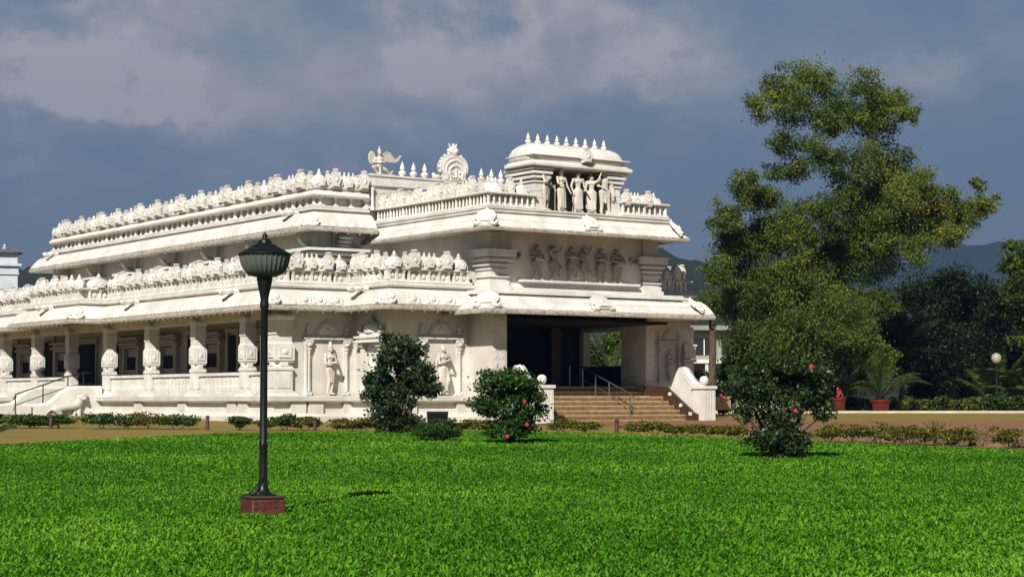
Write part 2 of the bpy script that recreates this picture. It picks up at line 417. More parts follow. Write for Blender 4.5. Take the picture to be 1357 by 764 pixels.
# porch lower roof
pl = [(PL,F2+.2),(PL,PV),(PR+.35,PV),(PR+.35,F2+.2)]
ROOF_Q = [(-.2,4.80),(.92,4.68),(1.06,4.84),(.96,4.90),(.80,5.00),(.68,5.08),(.62,5.13),(.55,5.14),(.55,5.175),(.54,5.19),(.44,5.28),(.36,5.34),(.27,5.345),(.27,5.40),(.42,5.42),(.42,5.49),(.28,5.53),(.28,5.58),(-.3,5.62)]
EDGE_Q = [(.85,4.70),(1.0,4.66),(1.12,4.66),(1.135,4.71),(1.135,4.79),(1.10,4.845),(.95,4.81)]
MB().sweep(ROOF_Q, pl).build('porch_roof', WHITE, T)
MB().sweep(EDGE_Q, pl).build('cornice_edge', FASCIA, T)
MB().sweep([(-.1,5.6),(.16,5.6),(.16,5.72),(.10,5.76),(.10,5.84),(.04,5.88),(-.1,5.88)], [(WU0,F2+1.3),(WU0,WV),(WU1,WV),(WU1,F2+1.3)]).build('base_moulding', WHITE, T)
# --- drip studs under cornice edges (tiny repeated pattern: one part per run)
def runs(path, out):
    P = [Vector(p) for p in path]; res = []
    for a,b in zip(P,P[1:]):
        d = (b-a).normalized(); n = Vector((d.y,-d.x)); res.append((a+n*out, b+n*out, d, n))
    return res
def studs(path, out, z, sp, size, name, mat):
    for a,b,d,n in runs(path,out):
        m = MB(); L = (b-a).length; k = int(L/sp)
        for i in range(k):
            p = a+d*(sp*(i+.5)*L/(k*sp)); m.frustum(p.x,p.y,size*.6,size*.6,z-size,size,size,z)
        if k: m.build(name, mat, T)
studs(low_path,.90,4.785,.5,.07,'drip_stud',FASCIA)
studs(up_path,1.0,8.005,.5,.07,'drip_stud',FASCIA)

# --- carved bands on the roof slopes: petal relief lying on the convex face
def petals(path, prof2, sp, amp, name, mat, skip=()):
    """row of raised lotus petals following the slope between two (out,z) points"""
    (o0,z0),(o1,z1) = prof2
    for ri,(a,b,d,n) in enumerate(runs(path,0)):
        m = MB()
        L=(b-a).length; k=max(1,int(L/sp))
        for i in range(k):
            s=(i+.5)*L/k; p=a+d*s; w=sp*.42
            rings=[]
            for t,wf,am in ((0,.55,0),(.25,1,1),(.6,.85,.9),(1,.1,0)):
                o=o0+(o1-o0)*t; z=z0+(z1-z0)*t; ring=[]
                for q,h in ((-1,0),(-.55,.8),(0,1),(.55,.8),(1,0)):
                    oo=o+amp*h*am; pos=p+n*oo+d*(q*w*wf); ring.append((pos.x,pos.y,z+amp*h*am*.7))
                rings.append(ring)
            m.ring_stack(rings,closed=False,cap=False)
        m.build(name,mat,T,smooth=60)
petals(low_path,((.93,4.99),(.83,5.18)),.34,.022,'petal_band',CARVE)
petals(up_path,((1.02,8.21),(.91,8.42)),.36,.022,'petal_band',CARVE)
petals(right_path,((.93,4.99),(.83,5.18)),.34,.022,'petal_band',CARVE)

# ------------------------------------------------------------------ carved ornaments (shared meshes)
def arch_outline(w,h,n=18,tip=.10):
    """horseshoe outline standing on z=0, centred on x=0"""
    pts=[(-.42*w,0)]
    for i in range(n+1):
        a=R(215)-R(250)*i/n; r=.5
        x=r*w*math.cos(a); z=.47*h+.47*h*math.sin(a)
        if abs(math.cos(a))<.28: z+=tip*h*(1-abs(math.cos(a))/.28)
        pts.append((x,z))
    pts.append((.42*w,0)); return pts
def kudu(m,w,h,t,M=None,knob=True):
    o=arch_outline(w,h)
    m.extrude_y(o,-t,0,M)
    for s,tt in ((.80,1.35),(.56,1.6)):
        q=[(x*s,.08*h+z*s*.92) for x,z in arch_outline(w,h,14,.04)]
        m.extrude_y(q,-t*tt,-t*.9,M)
    m.ellipsoid((0,-t*1.6,.47*h),(.13*w,.05*w+.01,.15*h),8,6,M)
    # beaded rim
    for i in range(2,17,2):
        x,z=o[i]; m.ellipsoid((x*1.0,-t*.6,z),(.045*w,t*.7,.045*w),6,4,M)
    if knob:
        m.frustum(0,-t*.5,.22*w,t*1.1,.94*h,.40*w,t*1.5,1.06*h,M)
        m.frustum(0,-t*.5,.40*w,t*1.5,1.06*h,.22*w,t,1.11*h,M)
def finial_prof(r,h):
    return [(r*.55,0),(r*.6,.06*h),(r*.95,.14*h),(r,.24*h),(r*.85,.33*h),(r*.4,.38*h),(r*.38,.42*h),(r*.62,.47*h),(r*.6,.55*h),(r*.5,.66*h),(r*.32,.78*h),(r*.12,.92*h),(r*.02,h)]
def barrel_mesh():
    m=MB(); w=2.0; d=.44; h=.50
    m.box(-w/2,w/2,-d/2,d/2,0,.05)
    rings=[]
    for x in (-w/2+.1,w/2-.1):
        ring=[]
        for i in range(13):
            a=PI*i/12; ring.append((x,-d*.5*math.cos(a)*(1+.12*math.sin(2*a)**2),.05+.40*math.sin(a)**.8))
        rings.append(ring)
    m.ring_stack(rings)
    # ribs on the barrel and middle arch
    for x in np.linspace(-w/2+.32,w/2-.32,6):
        m.tube([(x,-d*.53*math.cos(PI*i/8),.05+.41*math.sin(PI*i/8)**.8) for i in range(9)],.018,5)
    for s in (-1,1):
        kudu(m,.60,.60,.12,Matrix.Translation((s*(w/2-.22),-d/2+.02,0)))
        kudu(m,.42,.54,.08,Matrix.Translation((s*(w/2-.02),0,0))@Matrix.Rotation(s*PI/2,4,'Z'))
    kudu(m,.42,.36,.08,Matrix.Translation((0,-d/2+.0,.03)),False)
    for s in (-1,1): m.ellipsoid((s*.42,-d/2,.16),(.12,.07,.11),8,6)
    for x in (-.36,-.12,.12,.36): m.lathe(x,0,[(r,.42+z) for r,z in finial_prof(.085,.20)],8)
    return m.mesh('barrel_shrine',CARVE,40)
def kuta_mesh():
    m=MB(); w=.62
    m.box(-w/2,w/2,-.22,.22,0,.05)
    P=[(.40,.05),(.43,.12),(.44,.20),(.40,.29),(.30,.37),(.17,.42),(.10,.44)]
    rings=[[( (r*math.cos(a)*(1+.12*math.cos(2*a)**2))*.85, (r*math.sin(a))*.62, z) for a in [2*PI*j/16 for j in range(16)]] for r,z in P]
    m.ring_stack(rings)
    kudu(m,.34,.34,.07,Matrix.Translation((0,-.24,.03)),False)
    for s in (-1,1): m.ellipsoid((s*.25,-.2,.12),(.07,.06,.09),8,5)
    m.lathe(0,0,[(r,.41+z) for r,z in finial_prof(.12,.24)],10)
    return m.mesh('domed_shrine',CARVE,40)
def arch_mesh():
    m=MB(); m.box(-.20,.20,-.18,.18,0,.05)
    kudu(m,.42,.56,.14,Matrix.Translation((0,-.06,.03)))
    m.ellipsoid((0,.04,.26),(.17,.16,.26),10,8)
    m.ellipsoid((0,.02,.52),(.11,.10,.12),8,6)
    return m.mesh('arched_shrine',CARVE,40)
BARREL,KUTA,ARCH=barrel_mesh(),kuta_mesh(),arch_mesh()
WID={'b':2.0,'k':.78,'n':.50}
def pedestal_mesh(w,h):
    m=MB(); d=.36
    m.box(-w/2+.03,w/2-.03,-.12,.16,0,h)
    k=max(2,int(round(w/.42))+1)
    for i in range(k):
        x=-w/2+.05+(w-.1)*i/(k-1)
        m.box(x-.045,x+.045,-.19,-.12,.0,h*.8); m.frustum(x,-.15,.09,.10,h*.72,.15,.18,h)
        m.box(x-.065,x+.065,-.21,-.12,0,.05)
    for i in range(k-1):
        x=-w/2+.05+(w-.1)*(i+.5)/(k-1)
        m.ellipsoid((x,-.12,h*.42),(.09,.05,h*.30),8,5)
    return m.mesh('pedestal',CARVE,35)
PED={}
def shrine(kind,p,rz,zb,ph,zs,sx=1.0,sz=1.0):
    """shrine top at zs, pedestal of height ph at zb"""
    me={'b':BARREL,'k':KUTA,'n':ARCH}[kind]; nm={'b':'barrel_shrine','k':'domed_shrine','n':'arched_shrine'}[kind]
    o=link(nm,me,T,(p[0],p[1],zs),rz,(sx,1,sz*random.uniform(.97,1.03)))
    if ph:
        key=(kind,round(sx,2),round(ph,2))
        if key not in PED: PED[key]=pedestal_mesh(WID[kind]*sx,ph)
        c=link('pedestal',PED[key],o,(0,0,(zb-zs)/o.scale.z),0,(1/sx,1,1/o.scale.z))
    return o
def rot_for(n): return math.atan2(n.y,n.x)+PI/2
def shrine_run(a,b,d,n,seq,zb,ph,zs,out,sz=1.0,gap=.10,sx=1.0):
    """lay seq of kinds along a..b filling the run (scaled in x to fit)"""
    L=(b-a).length; tot=sum(WID[k] for k in seq)+gap*(len(seq)); s=L/tot; x=0
    for k in seq:
        w=WID[k]*s; p=a+d*(x+w/2+gap*s/2); x+=w+gap*s
        shrine(k,(p.x+n.x*out,p.y+n.y*out),rot_for(n),zb,ph,zs,s,sz)

# lower tier parapet
def rails(path,specs,name,mat,skip_seg=None):
    m=MB()
    for prof in specs: m.sweep(prof,path)
    return m.build(name,mat,T)
for pth in (low_path,right_path):
    rails(pth,[[(-.02,5.785),(.34,5.785),(.34,5.83),(.28,5.87),(-.02,5.87)],[(-.08,6.24),(.30,6.24),(.35,6.255),(.35,6.275),(.30,6.29),(-.08,6.29)]],'parapet_rail',WHITE)
ZB,PH,ZS=5.87,.37,6.29
unit=['b','k','n','n']
def seqfor(L,s=1.0,corner=False):
    k=max(1,round(L/4.25)); return unit*k
LR=runs(low_path,0)
for i,(a,b,d,n) in enumerate(LR):
    L=(b-a).length
    if i==0: shrine_run(a,b,d,n,['b','k','n']*5,ZB,PH,ZS,.08)
    elif i==1 or i==3: shrine_run(a,b,d,n,['k'] if i==3 else ['k'],ZB,PH,ZS,.08)
    elif i==2: shrine_run(a,b,d,n,['k','n','b','n','k','k'],ZB,PH,ZS,.08)
    elif i==4: shrine_run(a+d*.3,b-d*.35,d,n,['k','n','b']*4,ZB,PH,ZS,.08,1,.12)
    elif i==5: shrine_run(a-d*.40,b-d*.35,d,n,['k','b','k'],ZB,PH,ZS,.08,1,.14)
    elif i==6: shrine_run(a+d*.1,b-d*.35,d,n,['n','n','b'],ZB,PH,ZS,.08,1,.10)
    elif i==7: shrine_run(a-d*.4,b-d*.05,d,n,['k','b','k'],ZB,PH,ZS,.08,1,.14)
shrine_run(Vector((PR+.35,F2)),Vector((11.35,F2)),Vector((1,0)),Vector((0,-1)),['b','n'],ZB,PH,ZS,.08)
shrine_run(Vector((11.25,F2)),Vector((11.25,6.4)),Vector((0,1)),Vector((1,0)),['k','b','n'],ZB,PH,ZS,.08)

# upper tier parapet of the main hall
rails(up_path,[[(-.1,9.0),(.36,9.0),(.36,9.04),(.28,9.07),(-.1,9.07)],[(-.1,9.4),(.30,9.4),(.42,9.43),(.44,9.47),(.40,9.56),(.28,9.65),(.22,9.67),(.22,9.70),(.30,9.72),(.30,9.76),(-.1,9.76)]],'parapet_rail',WHITE)
rails(up_path,[[(-.2,9.05),(.02,9.05),(.02,9.42),(-.2,9.42)]],'parapet_back',WHITE)
for a,b,d,n in runs(up_path,.14):
    L=(b-a).length; k=int(L/.56)
    for i in range(k+1):
        m=MB(); p=a+d*(L*i/k); big=(i%3==0); r=.11 if big else .065
        m.box(p.x-r*1.4,p.x+r*1.4,p.y-r*1.4,p.y+r*1.4,9.07,9.12)
        m.lathe(p.x,p.y,[(r,9.12),(r*.85,9.2),(r*.85,9.26),(r,9.28),(r*.8,9.31),(r*1.5,9.37),(r*1.6,9.41)],8)
        m.build('parapet_colonnette',WHITE,T,smooth=40)
UP=runs(up_path,0)
a,b,d,n=UP[0]; shrine_run(a,b+Vector((0,.42)),d,n,['k','n','b']*6,0,0,9.76,.1,1.12)
a,b,d,n=UP[1]; shrine_run(a-Vector((.38,0)),b-Vector((.0,0)),d,n,['k','b'],0,0,9.76,.1,1.12)
# upper wall pilaster capitals
def stack(m,u0,u1,v0,v1,lst):
    for z0,z1,o in lst: m.box(u0-o,u1+o,v0-o,v1+o,z0,z1)
for v in (9.2,13.6,17.8,22.0,26.2,30.4,34.6):
    m=MB(); stack(m,UWL-.12,UWL+.1,v-.28,v+.5,[(5.7,6.0,.08),(6.0,6.75,0),(6.75,6.85,.06),(6.85,6.95,0.02),(6.95,7.08,.16),(7.08,7.16,.08),(7.16,7.26,.38),(7.26,7.32,.30),(7.32,7.42,.58),(7.42,8.1,.02)])
    # scrolled bracket up to the eave
    m.tube([(UWL-.2,v+.1,7.5),(UWL-.45,v+.1,7.65),(UWL-.62,v+.1,7.85),(UWL-.6,v+.1,8.05)],[.12,.10,.09,.07],8)
    m.build('pilaster',WHITE,T)
m=MB(); stack(m,-1.1,-.3,UWF-.14,UWF+.1,[(5.7,6.0,.08),(6.0,6.75,0),(6.75,6.85,.06),(6.95,7.08,.16),(7.08,7.16,.08),(7.16,7.26,.38),(7.26,7.32,.30),(7.32,7.42,.55),(7.42,8.1,.0)])
for k in range(3): m.ellipsoid((-.7,UWF-.28-.06*k,7.55+.16*k),(.34,.12,.09),10,6)
m.build('pilaster',WHITE,T)

# porch parapet: baluster rail with shrines above
ppar=[(PU0,UWF),(PU0,PUV),(PU1,PUV),(PU1,UWF)]
m=MB()
for prof in ([(-.02,8.54),(.16,8.54),(.16,8.60),(.12,8.63),(-.02,8.63)],[(-.02,9.0),(.15,9.0),(.19,9.02),(.19,9.06),(.12,9.09),(-.02,9.09)]):
    m.sweep(prof,[(PU0,UWF-.1),(PU0,PUV),(2.95,PUV)]); m.sweep(prof,[(6.9,PUV),(PU1,PUV),(PU1,UWF-.1)])
m.build('parapet_rail',WHITE,T)
for (a,b) in (((PU0-.06,UWF-.2),(PU0-.06,PUV-.06)),((PU0-.06,PUV-.06),(2.85,PUV-.06)),((7.0,PUV-.06),(PU1+.06,PUV-.06)),((PU1+.06,PUV),(PU1+.06,UWF-.2))):
    m=MB(); a=Vector(a);b=Vector(b);L=(b-a).length;k=int(L/.23)
    for i in range(k+1):
        p=a+(b-a)*i/k; big=i%4==0; s=1.5 if big else 1
        m.lathe(p.x,p.y,[(.05*s,8.63),(.05*s,8.67),(.032*s,8.70),(.045*s,8.80),(.03*s,8.90),(.045*s,8.96),(.05*s,9.0)],6)
    m.build('baluster_row',WHITE,T,smooth=40)
shrine_run(Vector((PU0,UWF-.2)),Vector((PU0,PUV)),Vector((0,-1)),Vector((-1,0)),['b','k','b','n','b','k'],0,0,8.98,-.22,1.1)
shrine_run(Vector((PU0+.1,PUV)),Vector((2.85,PUV)),Vector((1,0)),Vector((0,-1)),['k','n','k'],0,0,8.98,-.22,1.05)
shrine_run(Vector((7.0,PUV)),Vector((PU1,PUV)),Vector((1,0)),Vector((0,-1)),['b','k'],0,0,8.90,-.22,1.0)
shrine_run(Vector((PU1,PUV)),Vector((PU1,UWF)),Vector((0,1)),Vector((1,0)),['k','b','n','k','b','n'],0,0,8.90,-.22,1.0)
# shrines stand on a low bench behind the rail
MB().sweep([(-.5,8.53),(-.06,8.53),(-.06,8.97),(-.5,8.97)],[(PU0,UWF-.1),(PU0,PUV),(2.95,PUV)]).sweep([(-.5,8.53),(-.06,8.53),(-.06,8.89),(-.5,8.89)],[(6.9,PUV),(PU1,PUV),(PU1,UWF-.1)]).build('parapet_back',WHITE,T)

# spouts that stick out over the roof slopes
def spout(u,v,z,n):
    m=MB()
    m.box(-.16,.16,-.62,.1,0,.12); m.ellipsoid((0,-.66,.05),(.2,.14,.12),10,6); m.ellipsoid((0,-.40,.10),(.24,.2,.12),10,6); m.ellipsoid((0,-.1,.10),(.26,.2,.13),10,6); m.ellipsoid((.14,-.72,.1),.07,8,5); m.ellipsoid((-.14,-.72,.1),.07,8,5)
    o=m.build('water_spout',CARVE,T); o.location=(u,v,z); o.rotation_euler=(0,0,rot_for(Vector(n)))
for v in (17.0,8.0): spout(LW-.3,v,5.50,(-1,0))
spout(LW-BO-.3,23.5,5.50,(-1,0)); spout(S2-.35,3.9,5.50,(-1,0))
for v in (9.9,35.0,): spout(UWL-.3,v,8.74,(-1,0))

# horseshoe ornaments on the porch roofs
def roof_kudu(u,v,z,rz,w,h,tilt):
    m=MB(); kudu(m,w,h,.12,None,False)
    for s in (-1,1): m.tube([(s*w*.30,-.06,.02),(s*w*.52,-.06,.03),(s*w*.60,-.06,.12),(s*w*.54,-.06,.2)],[.07,.07,.055,.03],8)
    o=m.build('horseshoe_ornament',CARVE,T); o.location=(u,v,z); o.rotation_euler=Euler((tilt,0,rz)); return o
for (u,v,rz) in ((PU0-.48,PUV-.48,-PI/4),(5.15,PUV-.62,0),(PU1+.48,PUV-.48,PI/4)): roof_kudu(u,v,7.80,rz,.72,.72,-R(38))
for (u,v,rz) in ((PL-.80,PV-.80,-PI/4),(5.4,PV-1.0,0),(PR+.35+.8,PV-.8,PI/4)): roof_kudu(u,v,4.88,rz,.85,.74,-R(45))
# carved lotus brackets at corners of the lower roof
for (u,v,rz) in ((S2-.72,F2-.72,-PI/4),(LW-.72,F1-.72,-PI/4),(LW-BO-.72,BAY0-.72,-PI/4)): roof_kudu(u,v,5.0,rz,.6,.5,-R(40))
for (u,v,rz) in ((UWL-.78,UWF-.78,-PI/4),): roof_kudu(u,v,8.22,rz,.6,.5,-R(40))
for u in (-4.6,-4.0,-3.3,-1.7,-.9,-.2,.5):
    vv=F1 if u<-3 else F2
    m=MB(); m.box(-.2,.2,-.03,0,.0,.38)
    m.ellipsoid((0,-.05,.18),(.13,.05,.13),10,6)
    for s in (-1,1): m.tube([(s*.2,-.03,.02),(s*.23,-.05,.2),(s*.2,-.03,.38)],.025,5)
    o=m.build('lotus_panel',CARVE,T); o.location=(u,vv-.90,5.03); o.rotation_euler=(-R(28),0,0)

# pilasters of the porch upper storey
def moulded_pilaster(u0,u1,v0,v1,zt=7.75):
    m=MB()
    stack(m,u0,u1,v0,v1,[(5.60,5.78,.14),(5.78,5.95,.08),(5.95,6.05,.02),(6.05,6.12,.08),(6.12,6.32,.0),(6.32,6.38,.05),(6.38,6.48,.0),(6.48,6.56,.12),(6.56,6.64,.04),(6.64,6.74,.20),(6.74,6.82,.12),(6.82,7.02,.26),(7.02,7.08,.32),(7.08,zt,.0)])
    m.build('pilaster',WHITE,T,bevel=.01)
moulded_pilaster(WU0-.08,WU0+.66,WV-.10,WV+.75)
moulded_pilaster(WU1-.66,WU1+.08,WV-.10,WV+.75)
for s,u in ((1,WU0+.95),(-1,WU1-.95)):
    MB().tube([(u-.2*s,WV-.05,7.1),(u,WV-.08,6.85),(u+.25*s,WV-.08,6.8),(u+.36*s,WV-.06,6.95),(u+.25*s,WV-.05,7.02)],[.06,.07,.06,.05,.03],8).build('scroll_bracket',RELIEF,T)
MB().box(2.75,8.25,WV-.34,WV,5.93,6.01).box(2.85,8.15,WV-.26,WV,5.86,5.93).build('relief_shelf',WHITE,T)

# ------------------------------------------------------------------ figures
def remeshed(m,name,mat,vox,smooth_it=2):
    me=m.mesh(name,mat,180); o=bpy.data.objects.new('tmp',me); COL.objects.link(o)
    r=o.modifiers.new('r','REMESH'); r.mode='VOXEL'; r.voxel_size=vox; r.use_smooth_shade=True
    s=o.modifiers.new('s','SMOOTH'); s.factor=.5; s.iterations=smooth_it
    dg=bpy.context.evaluated_depsgraph_get(); out=bpy.data.meshes.new_from_object(o.evaluated_get(dg))
    bpy.data.objects.remove(o); out.name=name; out.materials.clear(); out.materials.append(mat); return out
BASE=dict(pel=(0,0,.50),waist=(0,0,.60),chest=(0,0,.72),neck=(0,0,.81),head=(0,0,.885),
 sl=(-.105,0,.775),sr=(.105,0,.775),el=(-.16,-.01,.62),er=(.16,-.01,.62),hl=(-.15,-.06,.48),hr=(.15,-.06,.48),
 hipl=(-.055,0,.49),hipr=(.055,0,.49),kl=(-.065,-.01,.27),kr=(.065,-.01,.27),al=(-.06,.01,.045),ar=(.06,.01,.045))
def figure(h,pose={},female=False,skirt=False,crown='tall',sash=False,build=1.0,vox=.018,mat=None,name='figure',extra=None):
    p=dict(BASE); p.update(pose); q={k:Vector(v) for k,v in p.items()}; b=build; m=MB(); s=1
    C=lambda a,c,r0,r1: m.capsule(q[a] if isinstance(a,str) else a, q[c] if isinstance(c,str) else c, r0*b, r1*b)
    C('pel','waist',.072 if female else .066,.050 if female else .058)
    C('waist','chest',.050 if female else .058,.068); C('chest','neck',.062,.03); C('neck','head',.027,.03)
    C('sl','sr',.036,.036); m.ellipsoid(q['chest']+Vector((0,-.01,.01)),(.085*b,.055*b,.06*b))
    m.ellipsoid(q['pel'],(.085*b,.06*b,.055*b))
    if female:
        for t in (-1,1): m.ellipsoid(q['chest']+Vector((t*.036,-.05,.012)),.032*b,8,6)
    hd=q['head']; m.ellipsoid(hd,(.044,.05,.058)); m.ellipsoid(hd+Vector((0,-.05,-.006)),(.008,.012,.012),6,4)
    m.ellipsoid(hd+Vector((0,-.035,-.035)),(.025,.02,.02),8,6)
    for t in (-1,1): m.ellipsoid(hd+Vector((t*.046,0,-.012)),(.012,.014,.026),6,4)
    if crown=='tall': m.lathe(hd.x,hd.y,[(.05,hd.z+.02),(.056,hd.z+.045),(.05,hd.z+.06),(.043,hd.z+.09),(.034,hd.z+.125),(.016,hd.z+.15),(.004,hd.z+.165)],10)
    elif crown=='bun': m.ellipsoid(hd+Vector((0,.03,.055)),(.04,.035,.035)); m.ellipsoid(hd+Vector((0,.01,.02)),(.05,.052,.052))
    elif crown=='wrap': m.ellipsoid(hd+Vector((-.02,.01,.05)),(.07,.055,.04)); m.ellipsoid(hd+Vector((-.06,.02,.02)),(.04,.04,.03))
    for a,e,w in (('sl','el','hl'),('sr','er','hr')):
        C(a,e,.030,.024); C(e,w,.024,.017); d=(q[w]-q[e]).normalized()
        m.ellipsoid(q[w]+d*.022,(.02,.018,.026)); 
        for k in (-1,0,1): C(q[w]+d*.02+Vector((k*.01,0,0)),q[w]+d*.058+Vector((k*.015,-.004,0)),.008,.006)
    for a,k,f in (('hipl','kl','al'),('hipr','kr','ar')):
        C(a,k,.056,.038); C(k,f,.038,.022); fx=-.2 if a=='hipl' else .2
        C(q[f]+Vector((0,.01,-.02)),q[f]+Vector((fx*.15,-.07,-.03)),.022,.016)
    if skirt:
        mid=(q['al']+q['ar'])/2
        C('pel',(q['pel']+mid)/2,.082,.078); C((q['pel']+mid)/2,mid+Vector((0,0,.05)),.078,.082)
        for t in (-.05,-.02,.02,.05): C(q['pel']+Vector((t,-.05,0)),mid+Vector((t*1.4,-.06,.04)),.014,.02)
    else:
        C('hipl',q['hipl']*.5+q['kl']*.5,.062,.05); C('hipr',q['hipr']*.5+q['kr']*.5,.062,.05)
        C(q['pel']+Vector((0,-.04,-.02)),q['pel']+Vector((0,-.05,-.26)),.022,.016)
    # belt, necklace, armlets
    m.lathe(q['pel'].x,q['pel'].y,[(.08*b,q['pel'].z+.03),(.09*b,q['pel'].z+.04),(.08*b,q['pel'].z+.055)],14,sy=.75)
    if sash:
        m.tube([q['sl']+Vector((0,.02,.02)),q['sl']+Vector((-.05,.02,-.2)),q['pel']+Vector((-.12,0,-.1)),q['al']+Vector((-.07,0,.06))],[.02,.028,.03,.035],8)
    if extra: extra(m,q)
    for i,v in enumerate(m.v): m.v[i]=tuple(c*h for c in v)
    return remeshed(m,name,mat or STATUE,vox)

# dancers carved on the porch front (parts of the temple)
dance=[
 dict(u=3.25,lab='relief figure beating a drum held at the waist',pose=dict(hl=(-.02,-.10,.62),hr=(.06,-.10,.60),el=(-.17,-.02,.64),er=(.18,-.03,.64),al=(-.09,0,.05),ar=(.13,0,.05),kl=(-.03,-.05,.27),kr=(.1,0,.27),head=(.02,-.01,.885)),crown='bun',ex='drum'),
 dict(u=4.05,lab='relief figure leaning back with one arm raised and knee bent',pose=dict(hl=(-.02,-.08,.90),el=(-.14,-.05,.80),hr=(.18,-.06,.94),er=(.12,-.05,.80),kr=(.12,-.10,.34),ar=(.10,-.02,.18),al=(-.07,0,.05),kl=(-.02,-.04,.26),pel=(-.02,0,.5)),crown='wrap',ex=None),
 dict(u=4.86,lab='relief dancer with hands folded at the chest',pose=dict(hl=(-.01,-.10,.70),hr=(.02,-.10,.68),el=(-.15,-.04,.66),er=(.15,-.04,.65),kr=(.15,-.08,.33),ar=(.10,-.02,.16)),crown='bun',ex=None),
 dict(u=5.45,lab='relief dancer flinging one arm up and a leg behind',pose=dict(hl=(-.10,-.08,.62),el=(-.17,-.04,.67),er=(.15,-.02,.86),hr=(.20,-.02,1.0),kl=(.01,-.05,.28),al=(.05,0,.05),kr=(.12,-.03,.26),ar=(.24,.0,.22),head=(.05,-.01,.88)),crown='wrap',ex=None),
 dict(u=6.25,lab='relief figure playing cymbals in front of the chest',pose=dict(hl=(-.03,-.10,.66),hr=(.03,-.10,.66),el=(-.15,-.03,.62),er=(.15,-.03,.62),al=(-.04,0,.05),ar=(.10,0,.05)),crown='bun',ex=None),
 dict(u=7.0,lab='relief figure with a large round drum at the hip',pose=dict(hl=(-.03,-.12,.60),hr=(.18,-.10,.58),el=(-.16,-.03,.63),er=(.20,-.02,.66),al=(-.08,0,.05),ar=(.08,0,.05)),crown='bun',ex='round'),
]
for dd in dance:
    def ex(m,q,k=dd['ex']):
        if k=='drum': m.capsule((-.06,-.12,.60),(.14,-.12,.56),.05,.05)
        if k=='round': m.ellipsoid((.08,-.12,.58),(.11,.06,.10))
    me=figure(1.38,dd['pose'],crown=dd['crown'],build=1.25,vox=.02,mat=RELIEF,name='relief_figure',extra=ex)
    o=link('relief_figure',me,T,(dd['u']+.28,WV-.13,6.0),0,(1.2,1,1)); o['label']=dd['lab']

# statue niches on the ground-floor walls
def niche(parent,w=1.55,h=3.05,arch=True):
    m=MB()
    for s in (-1,1):
        m.box(s*w/2-.12,s*w/2+.12,-.10,0,0,.14); m.box(s*w/2-.085,s*w/2+.085,-.085,0,.14,1.72)
        m.lathe(s*w/2,-.09,[(.045,.14),(.045,1.5),(.07,1.55),(.05,1.6)],8)
        m.frustum(s*w/2,-.06,.17,.14,1.72,.28,.22,1.92); m.box(s*w/2-.14,s*w/2+.14,-.18,0,1.92,2.0)
        m.ellipsoid((s*w/2,-.17,1.82),(.09,.05,.07),8,5); m.ellipsoid((s*w/2,-.13,1.66),(.10,.05,.05),8,5)
        # small flame ornaments beside the arch
        m.lathe(s*(w/2+.02),-.05,[(.10,2.2),(.12,2.27),(.05,2.33),(.09,2.4),(.05,2.5),(.01,2.62)],8,sy=.45)
    m.box(-w/2-.22,w/2+.22,-.14,0,2.02,2.09); m.box(-w/2-.1,w/2+.1,-.08,0,2.09,2.15)
    M=Matrix.Translation((0,0,2.15))
    for r,t in ((.48,.05),(.40,.08),(.30,.06)):
        pts=[(r*math.cos(PI*i/16),.02+r*.95*math.sin(PI*i/16)) for i in range(17)]
        m.extrude_y(pts,-t,0,M)
    m.ellipsoid((0,-.07,2.34),(.14,.05,.12),10,6); m.lathe(0,-.05,[(.05,2.6),(.03,2.68),(.005,2.78)],8,sy=.5)
    o=m.build('statue_niche',CARVE,parent,smooth=40); return o
n1=niche(T); n1.location=(-3.22,F1,FL+.02)
n2=niche(T); n2.location=(-.04,F2,FL+.02)
n3=niche(T); n3.location=(10.6,F2,FL+.52); n3.scale=(.62,1,.78)
# flat-roofed shrine relief on the side wall
m=MB(); 
for s in (-1,1):
    m.box(s*.62-.1,s*.62+.1,-.16,0,0,1.75); m.box(s*.62-.16,s*.62+.16,-.24,0,1.75,1.9); m.box(s*.62-.14,s*.62+.14,-.2,0,0,.15)
    m.lathe(s*.72,-.14,[(.12,2.25),(.13,2.32),(.05,2.38),(.08,2.44),(.01,2.62)],8)
m.box(-.95,.95,-.36,0,1.9,1.98); m.box(-.85,.85,-.28,0,1.98,2.06); m.box(-.92,.92,-.34,0,2.06,2.14); m.box(-.7,.7,-.22,0,2.14,2.25)
m.ring_stack([[(.5*math.cos(a)*s2,-.05-.25*s2*abs(math.sin(a)) if math.sin(a)>0 else 0,z) for a in [2*PI*j/16 for j in range(16)]] for s2,z in ((1,2.25),(1.08,2.36),(1.0,2.5),(.7,2.62),(.3,2.7))])
m.lathe(0,-.12,[(r,2.66+z) for r,z in finial_prof(.09,.32)],10)
m.box(-1.2,-.75,-.05,0,.95,1.05); m.box(-.3,.3,-.1,0,.3,1.5); m.ellipsoid((0,-.12,.9),(.16,.1,.45))
o=m.build('wall_shrine',CARVE,T); o.location=(S2,4.0,FL+.02); o.rotation_euler=(0,0,-PI/2)
